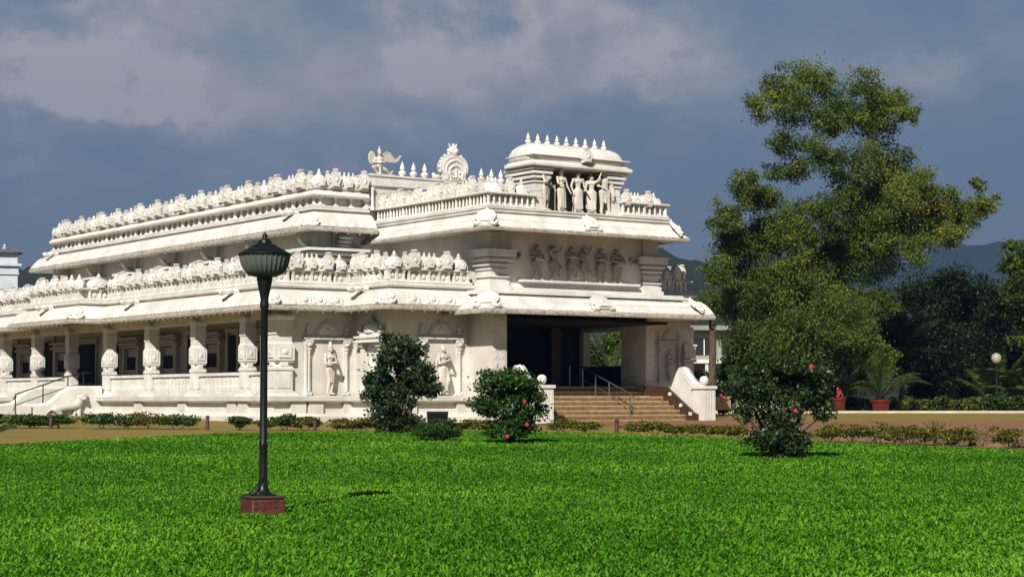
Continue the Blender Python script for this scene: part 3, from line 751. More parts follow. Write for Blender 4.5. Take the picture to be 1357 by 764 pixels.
# engaged columns, vertical rolls and carved pilasters on solid walls
MB().lathe(-4.12,F1-.06,[(.10,FL),(.10,FL+.06),(.075,FL+.1),(.075,3.6),(.1,3.66),(.1,3.72)],10).build('half_column',WALL,T)
def carved_panel(w,h,amp,seed,cell,mat,name,parent,loc,rz=0):
    """grid displaced into scrolling vine relief; faces -y"""
    nx=max(8,int(w/.045)); nz=max(8,int(h/.045)); xs=np.linspace(0,w,nx); zs=np.linspace(0,h,nz); X,Z=np.meshgrid(xs,zs)
    Hh=np.zeros_like(X); kx=max(1,round(w/cell)); kz=max(1,round(h/cell)); r=np.random.default_rng(seed)
    for i in range(kx):
        for j in range(kz):
            cx=(i+.5)*w/kx; cz=(j+.5)*h/kz; sg=1 if (i+j)%2 else -1
            dx=X-cx; dz=Z-cz; rr=np.hypot(dx,dz)/(min(w/kx,h/kz)*.5); th=np.arctan2(dz,dx)*sg
            s=.5+.5*np.cos(rr*9-th*2+r.uniform(0,6)); Hh=np.maximum(Hh,s*np.clip(1.15-rr,0,1)**.6)
    Hh+=.25*vnoise(X,Z,.12,seed+3); edge=np.minimum(np.minimum(X,w-X),np.minimum(Z,h-Z)); Hh*=np.clip(edge/.05,0,1)
    V=np.stack([X.ravel(),-amp*np.clip(Hh,0,1.3).ravel(),Z.ravel()],1)
    idx=np.arange(nx*nz).reshape(nz,nx); F=np.stack([idx[:-1,:-1].ravel(),idx[:-1,1:].ravel(),idx[1:,1:].ravel(),idx[1:,:-1].ravel()],1)
    me=np_mesh(name,V,F,mat); me.polygons.foreach_set('use_smooth',[True]*len(me.polygons))
    return link(name,me,parent,loc,rz)
carved_panel(.56,1.9,.035,5,.28,CARVE,'carved_panel',T,(PL+.03,PV-.004,2.75))
carved_panel(.36,2.3,.035,6,.25,CARVE,'carved_panel',T,(9.40,F2-.145,2.4))
carved_panel(1.0,.8,.03,7,.3,CARVE,'carved_panel',T,(SR-.85,F2-.006,3.7))
m=MB(); m.box(SR-.42,SR+.06,F2-.12,F2+.1,FL,3.1); m.box(SR-.5,SR+.12,F2-.22,F2+.1,3.1,3.22); m.box(SR-.46,SR+.10,F2-.2,F2+.1,3.25,3.72); m.box(SR-.52,SR+.14,F2-.24,F2+.1,3.72,3.8)
m.build('pilaster',WHITE,T,bevel=.01)

# --- veranda columns, parapet walls with vine relief
def column_mesh():
    m=MB()
    m.frustum(-.02,0,.90,.90,0,.74,.74,.09); m.box(-.36,.32,-.34,.34,.09,.17)
    m.box(-.27,.27,-.27,.27,.17,.92); m.box(-.30,.30,-.30,.30,.92,1.0)
    m.box(-.27,.27,-.27,.27,1.0,1.06); m.lathe(0,0,[(.305,1.06),(.305,1.22)],8,off=.5)
    m.box(-.28,.28,-.28,.28,1.2,1.26); m.box(-.31,.31,-.31,.31,1.26,1.84); m.frustum(0,0,.60,.60,1.84,.50,.50,1.94)
    for s in (-1,1):
        for (x,y,rx,ry) in ((s*.31,0,.03,.19),(0,s*.31,.19,.03)):
            (m.box(x-.03,x+.03,-.2,.2,1.36,1.75) if rx<ry else m.box(-.2,.2,y-.03,y+.03,1.36,1.75)); m.ellipsoid((x*1.08,y*1.08,1.56),(.035,.10,.10) if rx<ry else (.10,.035,.10),12,6)
        pass
        m.box(s*.27-.02,s*.27+.02,-.2,.2,.28,.82); m.box(-.2,.2,s*.27-.02,s*.27+.02,.28,.82)
    m.box(-.25,.25,-.25,.25,1.94,2.2); m.box(-.28,.28,-.28,.28,2.2,2.26)
    m.box(-.27,.27,-.27,.27,2.26,2.70); m.frustum(0,0,.54,.54,2.70,.62,.74,2.82); m.box(-.32,.32,-.38,.38,2.82,2.90)
    return m.mesh('column',WHITE,35)
CM=column_mesh()
cv=[7.9,12.15,16.5,20.85,25.1,29.3,33.5,37.7,41.9]
for v in cv: 
    c=link('column',CM,T,(LW+.05,v,FL+.0),0,(.84,.84,1)); 
c=link('column',CM,T,(LW+.16,F1+.16,FL),0,(1.25,1.25,1.0))
MB().box(LW-.10,LW+.12,F1+.62,F1+1.2,FL,4.9).build('pilaster',WHITE,T)
bays=[(F1+.4,cv[0])]+list(zip(cv,cv[1:]))
for a,b in bays:
    if abs(a-20.85)<.1: continue
    a+=.30; b-=.30
    p=MB().box(LW+.02,LW+.20,a,b,FL,2.62).build('sill_wall',WHITE,T)
    MB().box(LW-.07,LW+.27,a,b,2.52,2.63).box(LW-.03,LW+.22,a,b,FL,FL+.1).build('sill_cap',WHITE,p)
    MB().box(LW+.21,LW+.24,a,b,2.63,2.67).build('cushion_edge',DARK,p)
    carved_panel(b-a-.1,.70,.055,int(a*10),.34,CARVE,'vine_relief',p,(LW+.018,b-.05,FL+.1),-PI/2)
# --- side entrance stair of the wing (runs out to -u)
def side_wall_profile(v0,v1):
    """curved cheek wall of the entrance stair"""
    P=[(-5.5,.6),(-5.5,2.08),(-6.6,2.08),(-6.96,2.05),(-7.3,1.85),(-7.6,1.58),(-7.9,1.38),(-8.3,1.33),(-8.9,1.33),(-8.9,.6)]
    return [[(u,v0,z) for u,z in P],[(u,v1,z) for u,z in P]]
for v0,v1 in ((20.75,21.05),(24.95,25.25)):
    w=MB().ring_stack(side_wall_profile(v0,v1)).box(-9.05,-8.62,v0-.08,v1+.08,.6,1.38).build('stair_cheek_wall',WHITE,T)
    MB().tube([(-5.5,(v0+v1)/2,2.1),(-6.6,(v0+v1)/2,2.1),(-6.96,(v0+v1)/2,2.07),(-7.3,(v0+v1)/2,1.87),(-7.6,(v0+v1)/2,1.60),(-7.9,(v0+v1)/2,1.40),(-8.3,(v0+v1)/2,1.35),(-8.9,(v0+v1)/2,1.35)],.11,8).build('coping',WHITE,w)
m=MB()
for k in range(5): m.box(-5.5-.36*(k+1),-5.4,21.05,24.95,.7,1.76-.16*k-.001*k)
m.build('stair',STEPD,T)
# railing of that stair
def railing(pts,posts,r,mat,parent,name='handrail',low=.45):
    m=MB(); m.tube(pts,r,8)
    m.tube([(a,b,c-low) for a,b,c in pts],r*.7,6)
    h=m.build(name,mat,parent)
    for (a,b,c,z0) in posts: MB().tube([(a,b,z0),(a,b,c)],r,8).build('post',mat,h)
railing([(-5.2,22.6,2.78),(-5.6,22.6,2.78),(-6.3,22.6,2.62),(-8.6,22.6,1.85),(-8.7,22.6,1.6)],[(-5.6,22.6,2.78,1.76),(-6.3,22.6,2.62,1.4),(-7.4,22.6,2.25,1.1),(-8.6,22.6,1.85,.9)],.028,IRON,T)
# lion relief on the near cheek wall
m=MB()
m.capsule((-.42,0,.42),(.28,0,.56),.16,.17); m.capsule((.28,0,.56),(.42,-.02,.84),.17,.13)
m.ellipsoid((.46,-.06,.90),(.17,.15,.17)); m.ellipsoid((.50,-.16,.84),(.09,.1,.08)); 
for k in range(9):
    a=2*PI*k/9; m.ellipsoid((.45+.15*math.cos(a),-.02,.90+.16*math.sin(a)),.065,6,5)
for s in (-1,1): m.ellipsoid((.45+s*.12,-.08,1.06),.045,6,5)
m.capsule((.36,-.02,.5),(.36,-.05,.10),.085,.055); m.capsule((.24,.02,.45),(.20,.02,.10),.08,.055); m.capsule((.36,-.05,.07),(.44,-.09,.05),.055,.05)
m.capsule((-.45,-.02,.40),(-.30,-.05,.22),.14,.09); m.capsule((-.30,-.05,.22),(-.42,-.03,.08),.07,.05); m.capsule((-.42,-.05,.06),(-.30,-.08,.05),.05,.045)
m.tube([(-.55,0,.45),(-.72,0,.30),(-.85,0,.1),(-.95,0,.08)],[.05,.04,.04,.05],8)
me=remeshed(m,'lion_relief',STATUE,.022); link('lion_relief',me,T,(-7.0,20.68,.82),0,(1.25,1,1.0))

# ------------------------------------------------------------------ porch steps
ST0=-.15; RS=.17
SU0,SU1=1.9,9.15
m=MB(); tops=[]
for k in range(5): tops.append((ST0+.33*k,.90+RS*(k+1)))
tops+= [(2.5,1.94),(2.84,2.12)]
for k,(v,z) in enumerate(tops): m.box(SU0,SU1,v,3.0,.5,z-.0006*(6-k))
st=m.build('porch_steps',STEP,T,bevel=.012)
m=MB()
for k,(v,z) in enumerate(tops): m.box(SU0+.002,SU1-.002,v-.006,v+.002,z-.165,z-.05)
m.build('step_riser',plain('brown_riser_stone',(124,96,64),.6),st,smooth=None)
MB().box(SU1-.01,PIR+.3,.9,3.0,.5,2.118).build('side_platform',STEP,T)
MB().box(PL+.6,SU0+.01,.9,3.0,.5,2.118).build('side_platform',STEP,T)
for a,b,s_ in ((SU1-.10,SU1-.002,-1),(SU0+.002,SU0+.10,1)):
    P=[(-.85,.6),(-.85,1.08),(-.6,1.16),(1.0,2.13),(2.4,2.13),(2.4,.6)]
    sk=MB().ring_stack([[(a,v,z) for v,z in P],[(b,v,z) for v,z in P]]).build('stair_skirting',STEPD,st,smooth=None)
    if s_==-1:
        for (v,z) in ((-.45,1.06),(.1,1.38),(.75,1.80)):
            MB().box(a-.03,a-.004,v-.08,v+.08,z-.02,z+.10).build('step_light',plain('white_plate',(225,222,215),.4) if v==-.45 else bpy.data.materials['white_plate'],sk,smooth=None)
def scroll_wall(u0,u1,un0,un1):
    P=[(.92,1.0),(.85,2.05),(.66,2.34),(.46,2.70),(.36,2.82),(.24,2.85),(.12,2.78),(-.05,2.60),(-.25,2.40),(-.45,2.26),(-.62,2.20),(-.85,2.14),(-.85,.6),(.92,.6)]
    m=MB().ring_stack([[(u0,v,z) for v,z in P],[(u1,v,z) for v,z in P]])
    um=(u0+u1)/2
    m.tube([(um,v,z-.16) for v,z in P[2:12]],.19,8)
    w=m.build('stair_cheek_wall',WHITE,T)
    uc=(un0+un1)/2; hw=(un1-un0)/2
    m=MB().box(un0,un1,-1.1,-.5,.5,2.02).box(un0-.05,un1+.05,-1.15,-.45,2.02,2.14)
    for k in range(4): m.box(uc-.22+.13*k,uc-.17+.13*k,-1.115,-1.1,.9,1.95)
    m.build('newel_post',WHITE,w,bevel=.01)
    MB().lathe(uc,-.8,[(.07,2.14),(.06,2.17),(.12,2.2),(.165,2.27),(.175,2.33),(.165,2.4),(.12,2.47),(.05,2.5)],16).build('ball',WHITE,w)
scroll_wall(9.15,9.5,9.12,9.72); scroll_wall(1.55,1.9,1.66,2.26)
railing([(6.5,-.25,1.72),(6.5,-.04,1.85),(6.5,2.88,2.84),(6.5,3.2,2.9)],[(6.5,-.04,1.85,.9),(6.5,1.23,2.27,1.7),(6.5,2.07,2.56,1.75),(6.5,2.88,2.84,1.9)],.028,STEEL,T)
MB().tube([(6.5,3.71,2.1),(6.5,3.71,2.92)],.028,8).build('rail_post',STEEL,T)

# ------------------------------------------------------------------ vimana pavilion over the porch
PA0,PA1=2.88,7.02
MB().box(PA0+.1,PA0+.62,1.07,2.55,8.54,10.2).build('pavilion_pier',WHITE,T)
MB().box(PA1-.62,PA1-.1,1.07,2.55,8.54,10.2).build('pavilion_pier',WHITE,T)
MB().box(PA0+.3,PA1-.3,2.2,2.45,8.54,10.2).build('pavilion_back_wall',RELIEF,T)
for a,b in ((PA0+.1,PA0+.62),(PA1-.62,PA1-.1)):
    m=MB(); stack(m,a,b,1.07,2.55,[(9.55,9.62,.05),(9.70,9.80,.12),(9.86,9.96,.18),(10.02,10.10,.22)])
    stack(m,a,b,1.07,1.35,[(8.54,8.75,.03),(9.0,9.03,.015),(9.25,9.28,.015)])
    m.build('pier_capital',WHITE,T,bevel=.008)
pav=[(PA0+.1,2.55),(PA0+.1,1.07),(PA1-.1,1.07),(PA1-.1,2.55)]
MB().sweep([(-.3,10.12),(.30,10.12),(.34,10.16),(.34,10.24),(.28,10.30),(.2,10.32),(.2,10.36),(-.3,10.36)],pav).box(PA0+.2,PA1-.2,1.15,2.6,10.13,10.35).build('pavilion_cornice',WHITE,T)
def barrel_roof():
    m=MB(); rings=[]
    # rounded rectangle rings shrinking towards the ridge
    for t,z in ((1.0,10.36),(1.045,10.42),(1.06,10.50),(1.05,10.60),(1.0,10.72),(.90,10.84),(.74,10.94),(.52,11.02),(.28,11.07),(.1,11.08)):
        hu=(PA1-PA0)/2+.10-(1-t)*.60 if t<1 else (PA1-PA0)/2+.10+(t-1)*1.2
        hv=.90*t; cu=(PA0+PA1)/2; cvv=1.80; ring=[]
        for j in range(32):
            a=2*PI*j/32; c=math.cos(a); s=math.sin(a); e=.35
            ring.append((cu+hu*math.copysign(abs(c)**e,c),cvv+hv*math.copysign(abs(s)**e,s),z))
        rings.append(ring)
    m.ring_stack(rings); return m
barrel_roof().build('pavilion_roof',WHITE,T,smooth=50)
MB().sweep([(0,10.52),(.27,10.52),(.30,10.545),(.27,10.57),(0,10.57)],[(PA0+.1,2.55),(PA0+.1,1.05),(PA1-.1,1.05),(PA1-.1,2.55)]).build('roof_band',WHITE,T)
m=MB(); kudu(m,.5,.5,.14,None,True); o=m.build('horseshoe_ornament',CARVE,T); o.location=(5.1,.80,10.36)
FIN=MB().lathe(0,0,finial_prof(.12,.42),12).mesh('roof_finial',WHITE,50)
for k in range(9): link('roof_finial',FIN,T,(3.2+.44*k,1.80,11.05))

# raised attic block behind, with big arch, finials
AV=8.7
MB().box(.42,9.9,AV,12,9.0,9.95).build('attic_wall',WALL,T)
MB().sweep([(-.3,9.90),(.0,9.90),(.03,9.94),(.10,9.98),(.10,10.30),(.16,10.36),(.16,10.42),(-.3,10.44)],[(.42,11.5),(.42,AV),(9.9,AV),(9.9,11.5)]).box(.6,9.7,AV+.2,11.5,9.96,10.43).build('attic_cornice',WHITE,T)
MB().lathe(.55,AV-.1,[(.09,9.0),(.09,9.1),(.06,9.15),(.06,9.75),(.1,9.85),(.1,9.9)],10).build('attic_column',WHITE,T)
FIN2=MB().lathe(0,0,finial_prof(.16,.62),12).mesh('roof_finial',WHITE,50)
for u in (2.0,2.52,3.04,5.76,6.26,6.72): link('roof_finial',FIN2,T,(u,AV+.05,10.43))
def big_arch():
    m=MB()
    for w,h,t0,t1 in ((1.30,1.12,-.16,.16),(1.08,.95,-.22,-.1),(.88,.80,-.19,-.1),(.62,.58,-.24,-.1)):
        m.extrude_y([(x,z) for x,z in arch_outline(w,h,22,.03)],t0,t1)
    for w_,h_,y_ in ((1.14,1.0,-.19),(.92,.82,-.23),(.66,.60,-.26)):
        m.tube([(x,y_,z) for x,z in arch_outline(w_,h_,22,.03)],.045,6)
    for i in range(13):
        a=R(-20+220*i/12); m.ellipsoid((.64*math.cos(a),0,.54+.55*math.sin(a)),(.075,.10,.075),8,5)
    for s in (-1,1):
        m.tube([(s*.10,-.25,.08),(s*.26,-.25,.12),(s*.30,-.25,.26),(s*.2,-.25,.32),(s*.14,-.25,.24)],[.04,.045,.045,.035,.03],8)
        m.ellipsoid((s*.78,-.02,.09),(.22,.14,.11),8,6); m.ellipsoid((s*.92,-.02,.17),(.09,.1,.09),8,6)
    m.tube([(0,-.25,.1),(0,-.26,.5)],[.05,.03],8)
    o=m.build('crest_arch',CARVE,T); o.location=(4.38,AV+.05,10.43); 
    # lion-faced crest on top
    m=MB(); m.ellipsoid((0,-.04,.14),(.20,.17,.17)); m.ellipsoid((0,-.2,.08),(.12,.1,.07)); m.ellipsoid((0,-.18,.0),(.11,.09,.04))
    for s in (-1,1): m.ellipsoid((s*.09,-.18,.19),.045,8,6); m.ellipsoid((s*.21,0,.14),(.07,.06,.1)); m.capsule((s*.12,0,.26),(s*.18,0,.42),.05,.03)
    m.capsule((0,0,.26),(0,0,.42),.05,.035); m.capsule((s*.05,0,.3),(s*.06,0,.42),.04,.03)
    me=remeshed(m,'crest_face',CARVE,.02); link('crest_face',me,o,(0,0,1.06))
big_arch()
# attic relief: small standing columns on wall left
# ------------------------------------------------------------------ statues (things of their own)
def put_statue(name,me,u,v,z,rz,label,group=None,sc=1.0):
    o=link(name,me); o.location=W(u,v,z); o.rotation_euler=(0,0,ROT+rz); o.scale=(sc,)*3
    tag(o,label,'statue',group); return o
PG='statues under the rooftop pavilion'
def staff(m,q): m.tube([(.22,-.10,.0),(.22,-.10,.62)],.012,6)
def wing_cape(m,q): m.capsule((.13,.03,.76),(.19,.02,.32),.05,.03)
s1=figure(1.45,dict(hl=(-.0,-.11,.72),el=(-.14,-.06,.62),er=(.14,-.06,.60),hr=(.22,-.10,.50),ar=(.05,0,.045),al=(-.03,0,.045),pel=(-.02,0,.5),hipl=(-.07,0,.49)),crown='wrap',extra=staff,name='statue')
s2=figure(1.42,dict(hl=(-.06,-.11,.60),el=(-.14,-.06,.64),hr=(.20,-.06,.46),er=(.15,-.02,.60),pel=(.02,0,.5)),female=True,skirt=True,crown='tall',name='statue')
s3=figure(1.40,dict(hl=(-.12,-.05,.44),hr=(.19,-.07,.46),er=(.14,-.01,.60)),female=True,skirt=True,crown='bun',name='statue')
s4=figure(1.36,dict(hl=(-.16,-.12,.56),el=(-.13,-.08,.62),er=(.14,-.05,.84),hr=(.18,-.06,.97),head=(-.01,-.02,.87)),female=True,skirt=True,crown='bun',name='statue')
s5=figure(1.50,dict(hl=(-.09,-.10,.60),el=(-.16,-.03,.62),hr=(.19,-.03,.44),er=(.17,.0,.60),ar=(.10,0,.045),al=(-.07,0,.045)),crown='tall',sash=False,extra=wing_cape,build=1.12,name='statue')
s6=figure(1.38,dict(hr=(.10,-.08,.66)),female=True,skirt=True,crown='tall',name='statue')
for me,u,v,rz,lab in ((s1,3.72,1.46,.5,'white statue leaning on a staff, leftmost under the rooftop pavilion'),
    (s2,4.42,1.46,.2,'white statue of a crowned woman beside the staff bearer under the rooftop pavilion'),
    (s3,5.18,1.44,-.1,'white statue of a woman in a long pleated skirt, middle of the pavilion'),
    (s4,5.82,1.46,-.4,'white statue of a woman raising one arm to her head, beside the large crowned man'),
    (s5,6.42,1.44,-.1,'white statue of a broad crowned man with a cape, rightmost under the pavilion')):
    put_statue('statue',me,u-.25,v-.41,8.54,rz,lab,PG,1.12).scale.x=1.38
for me,u,rz,lab in ((s6,4.02,-.3,'shaded back-row statue standing between the staff bearer and the crowned woman'),
    (s1,4.85,.2,'shaded back-row statue left of the woman in the pleated skirt'),
    (s6,5.55,.3,'shaded back-row statue right of the woman in the pleated skirt'),
    (s3,6.12,.2,'shaded back-row statue between the arm-raising woman and the crowned man')):
    put_statue('statue',me,u-.25,1.62,8.54,rz,lab,PG,1.12).scale.x=1.38
# niche statues
def tray(m,q): m.ellipsoid((0,-.14,.61),(.12,.07,.018))
ns1=figure(1.86,dict(hl=(-.02,-.13,.62),hr=(.05,-.13,.63),el=(-.15,-.05,.60),er=(.15,-.05,.60),pel=(.02,0,.5),hipl=(-.04,0,.49),hipr=(.07,0,.49),kl=(-.03,-.03,.27),al=(-.05,0,.045),ar=(.045,0,.045),head=(.0,-.02,.885)),female=True,crown='tall',extra=tray,vox=.02,name='statue')
ns2=figure(1.86,dict(hl=(.03,-.13,.66),hr=(.06,-.12,.72),el=(-.13,-.06,.60),er=(.16,-.05,.62),pel=(-.02,0,.5),kr=(.09,-.06,.28),ar=(.04,0,.045),head=(-.02,-.03,.885)),female=True,skirt=True,crown='bun',sash=True,vox=.02,name='statue')
ns3=figure(1.35,dict(hl=(.0,-.12,.70),hr=(.06,-.12,.62),el=(-.13,-.06,.60),er=(.15,-.05,.62)),female=True,skirt=True,crown='bun',vox=.02,name='statue')
put_statue('statue',ns1,-3.22,F1-.22,FL+.04,.15,'cream statue of a woman holding a tray, left of the tall dark bush')
put_statue('statue',ns2,-.04,F2-.22,FL+.04,.0,'cream draped statue with folded arms in the niche between the two front bushes')
put_statue('statue',ns3,10.6,F2-.16,FL+.54,.0,'small shaded statue in the niche right of the porch opening')
for u,v,me_w in ((-3.22,F1,0),(-.04,F2,0)):
    pass
# winged kneeling figure on the attic corner
m=MB(); h=1.0
m.capsule((0,0,.38),(.02,-.02,.60),.12,.15); m.ellipsoid((0,-.04,.36),(.16,.13,.10))
m.ellipsoid((.0,-.05,.86),(.075,.085,.10)); m.capsule((0,-.02,.66),(0,-.03,.8),.05,.05); m.ellipsoid((0,-.14,.84),(.02,.04,.025))
m.lathe(0,-.03,[(.085,.92),(.095,.95),(.06,1.0),(.03,1.06),(.045,1.09),(.01,1.14)],10)
m.capsule((-.14,0,.66),(-.26,-.04,.50),.055,.045); m.capsule((-.26,-.04,.50),(-.08,-.18,.46),.042,.03)
m.capsule((.14,0,.66),(.22,-.06,.48),.055,.045); m.capsule((.22,-.06,.48),(.04,-.18,.48),.042,.03); m.ellipsoid((-.02,-.19,.47),(.06,.04,.04))
m.capsule((-.07,0,.32),(-.32,-.12,.28),.10,.075); m.capsule((-.32,-.12,.28),(-.10,-.10,.05),.07,.045); m.capsule((-.10,-.1,.04),(-.02,-.2,.03),.04,.03)
m.capsule((.08,0,.32),(.30,-.06,.20),.10,.07); m.capsule((.30,-.06,.20),(.52,.0,.06),.065,.045); m.capsule((.52,.0,.06),(.62,-.02,.20),.04,.03); m.capsule((0,-.08,.34),(.0,-.12,.05),.06,.05)
m.box(-.45,.65,-.2,.15,0,.03)
me=remeshed(m,'winged_statue',STATUE,.018)
gar=link('winged_statue',me); gar.location=W(.95,AV+.1,10.43); gar.rotation_euler=(0,0,ROT); gar.scale=(1.0,1.0,1.0)
tag(gar,'white kneeling winged statue on the left corner of the raised roof block','statue')
def wing(s,pts):
    n=len(pts); m=MB(); m.extrude_y(pts,.02,.06); m.tube([(pts[i][0],.03,pts[i][1]) for i in range(0,min(6,n))],.03,6)
    return m.build('wing',STATUE,gar,smooth=40)
wing(1,[(.12,.66),(.20,.82),(.36,.93),(.52,.90),(.62,.78),(.72,.70),(.86,.72),(1.02,.86),(1.06,.83),(.92,.62),(.76,.54),(.50,.54),(.28,.56)])
MB().lathe(0,0,[(.19,-.02),(.24,0),(.21,.035),(.12,.03)],16,M=Matrix.Translation((-.30,.03,.66))@Matrix.Rotation(PI/2,4,'X')@Matrix.Diagonal((.7,1.15,1,1))).build('wing',STATUE,gar)

# ------------------------------------------------------------------ foliage helpers
def leaves(P,size,seed,asp=.45,up=.3,droop=0.0,tint=None):
    """diamond leaves at points P (n,3); folded slightly. returns V,F,t"""
    r=np.random.default_rng(seed); n=len(P)
    d=r.normal(0,1,(n,3)); d[:,2]-=droop; d/=np.linalg.norm(d,axis=1)[:,None]
    k=r.normal(0,1,(n,3)); k[:,2]+=up*3; k-=d*(k*d).sum(1)[:,None]; k/=np.linalg.norm(k,axis=1)[:,None]+1e-9
    s=np.cross(d,k); L=(size*r.uniform(.6,1.3,n))[:,None]
    V=np.zeros((n,4,3)); V[:,0]=P-d*L*.5; V[:,1]=P+s*L*asp*.5+k*L*.07; V[:,2]=P+d*L*.5; V[:,3]=P-s*L*asp*.5+k*L*.07
    F=np.arange(n*4).reshape(n,4)
    t=r.normal(.5,.16,n) if tint is None else tint+r.normal(0,.12,n)
    return V.reshape(-1,3),F,np.clip(t,0,1)
def join(parts):
    Vs=[];Fs=[];Ts=[];b=0
    for V,F,t in parts: Vs.append(V);Fs.append(F+b);Ts.append(t);b+=len(V)
    return np.concatenate(Vs),np.concatenate(Fs),np.concatenate(Ts)
def clump_points(c,r,n,seed,subs=14,shell=.55,feather=.12):
    """points in sub-clusters spread through an ellipsoid: uneven outline, gaps"""
    g=np.random.default_rng(seed); r=np.asarray(r,float)
    d=g.normal(0,1,(subs,3)); d/=np.linalg.norm(d,axis=1)[:,None]; cen=d*(g.uniform(shell,1.0,(subs,1)))*.8
    w=g.uniform(.5,1.5,subs); w/=w.sum(); idx=g.choice(subs,n,p=w)
    q=g.normal(0,1,(n,3)); q/=np.linalg.norm(q,axis=1)[:,None]; q*=g.uniform(0,1,(n,1))**.45*g.uniform(.26,.46,subs)[idx][:,None]
    q[:,2]*=.7
    fe=g.uniform(0,1,n)<feather; q[fe]*=g.uniform(1.15,1.9,(int(fe.sum()),1))
    return np.asarray(c)+(cen[idx]+q)*r, idx
BUSHLEAF=leafmat('hibiscus_leaf',[(0,(24,38,18)),(.4,(38,58,26)),(.75,(58,80,38)),(1,(90,104,64))],.42,.15,.35)
BUSHLEAF2=leafmat('bush_leaf_green',[(0,(26,46,14)),(.4,(44,72,20)),(.75,(66,98,30)),(1,(100,116,54))],.42,.2,.35)
HEDGELEAF=leafmat('hedge_leaf',[(0,(40,52,16)),(.35,(74,86,24)),(.7,(112,112,36)),(.9,(140,104,44)),(1,(150,80,40))],.5,.25,.3)
TREELEAF=leafmat('tree_leaf',[(0,(52,68,28)),(.4,(88,110,46)),(.7,(124,136,54)),(1,(158,146,60))],.6,.4,.15)
DARKLEAF=leafmat('dark_tree_leaf',[(0,(14,24,12)),(.5,(28,44,20)),(1,(52,70,30))],.5,.15,.3)
PALMLEAF=leafmat('palm_leaf',[(0,(34,46,20)),(.5,(60,76,32)),(1,(110,120,60))],.45,.25,.4)
YELLOWG=leafmat('low_plant_leaf',[(0,(40,54,18)),(.5,(72,84,28)),(1,(126,128,48))],.5,.25,.3)

def bush(name,x,y,w,h,n,leaf,mat,seed,label,cat='bush',lobes=None,stems=7,flowers=(),group=None,zoff=0):
    z0=zg(y); root=empty(name,(x,y,z0)); tag(root,label,cat,group)
    lobes=lobes or [((0,0,.5),(.5,.5,.5),1)]
    parts=[]; tot=sum(l[2] for l in lobes); g=np.random.default_rng(seed)
    for i,(c,r,wt) in enumerate(lobes):
        P,idx=clump_points((c[0]*w,c[1]*w,c[2]*h),(r[0]*w,r[1]*w,r[2]*h),int(n*wt/tot),seed+i,subs=26,shell=.35)
        P=P[P[:,2]>.02]
        tb=g.uniform(.3,.62,26)
        tint=g.normal(.45,.1,len(P)); tint=np.where(g.uniform(0,1,len(P))<.07,.95,tint)
        parts.append(leaves(P,leaf,seed+50+i,.55,.25,.2,tint))
    V,F,t=join(parts); me=np_mesh('foliage',V,F,mat,t); link('foliage',me,root)
    m=MB()
    for k in range(stems):
        a=g.uniform(0,6.28); lb=lobes[k%len(lobes)]; tx=lb[0][0]*w+g.uniform(-.3,.3)*lb[1][0]*w; ty=lb[0][1]*w+g.uniform(-.3,.3)*w*.4; tz=lb[0][2]*h
        bx=math.cos(a)*.06*w; by=math.sin(a)*.06*w
        m.tube([(bx,by,-.03),(bx*1.5+(tx-bx)*.35,by*1.5+(ty-by)*.35,tz*.45),(tx,ty,tz)],[.022*h,.015*h,.007*h],6)
    m.build('stem',STEM,root)
    for (fx,fz,r) in flowers:
        f=MB()
        for k in range(5):
            a=2*PI*k/5; f.ellipsoid((r*.55*math.cos(a),-.01,r*.55*math.sin(a)),(r*.5,r*.18,r*.5),8,5)
        f.tube([(0,0,0),(.0,-r*1.1,r*.1)],[r*.12,r*.07],6)
        o=f.build('flower',bpy.data.materials.get('red_petal') or plain('red_petal',(176,30,38),.5,0,.1),root); o.location=(fx,-.5*w*.92,fz)
    return root
def BX(px,d): return (px-678.5)*d/2500.0
bush('tall_bush',BX(530,54),54,2.45,3.05,20000,.11,BUSHLEAF,101,'tall dark leafy bush leaning over the lawn edge in front of the plain white wall',
     lobes=[((-.02,0,.74),(.34,.32,.24),3),((-.22,0,.48),(.26,.28,.24),2),((.14,0,.55),(.32,.3,.24),2.4),((.32,0,.42),(.20,.2,.12),.8),((-.04,0,.24),(.36,.28,.26),3.2),((0,0,.10),(.32,.26,.14),2.2)],stems=9,
     flowers=())
bush('hibiscus_bush',BX(675,45.8),45.6,2.0,2.05,17000,.088,BUSHLEAF2,202,'rounded bush with three red flowers left of the porch steps',
     lobes=[((0,0,.70),(.42,.4,.28),3),((-.2,0,.5),(.32,.34,.30),2),((.2,0,.48),(.34,.34,.32),2.4),((.02,0,.20),(.40,.36,.24),3)],stems=6,
     flowers=((.36,1.02,.045),(.42,.48,.045),(-.05,.2,.05)))
bush('hibiscus_bush',BX(1034,37.3),37.3,2.2,2.25,15000,.088,BUSHLEAF,303,'dark spreading bush with two red flowers standing on the lawn before the big tree',
     lobes=[((0,0,.78),(.46,.36,.20),3),((-.25,0,.62),(.30,.3,.24),1.8),((.25,0,.60),(.30,.3,.24),1.8),((.38,0,.40),(.14,.2,.12),.5),((-.34,0,.40),(.14,.2,.12),.4),((.0,0,.40),(.28,.26,.2),1.4),((.0,0,.16),(.34,.28,.22),3.4)],stems=9,
     flowers=((.45,1.80,.045),(.14,.95,.04)))
bush('trimmed_bush',BX(578,47.3),47.3,1.25,.62,7000,.055,BUSHLEAF2,404,'low clipped round shrub on the lawn in front of the black box','shrub',
     lobes=[((0,0,.5),(.56,.45,.55),1),((-.25,0,.45),(.3,.35,.5),.5),((.25,0,.45),(.3,.35,.5),.5)],stems=4)

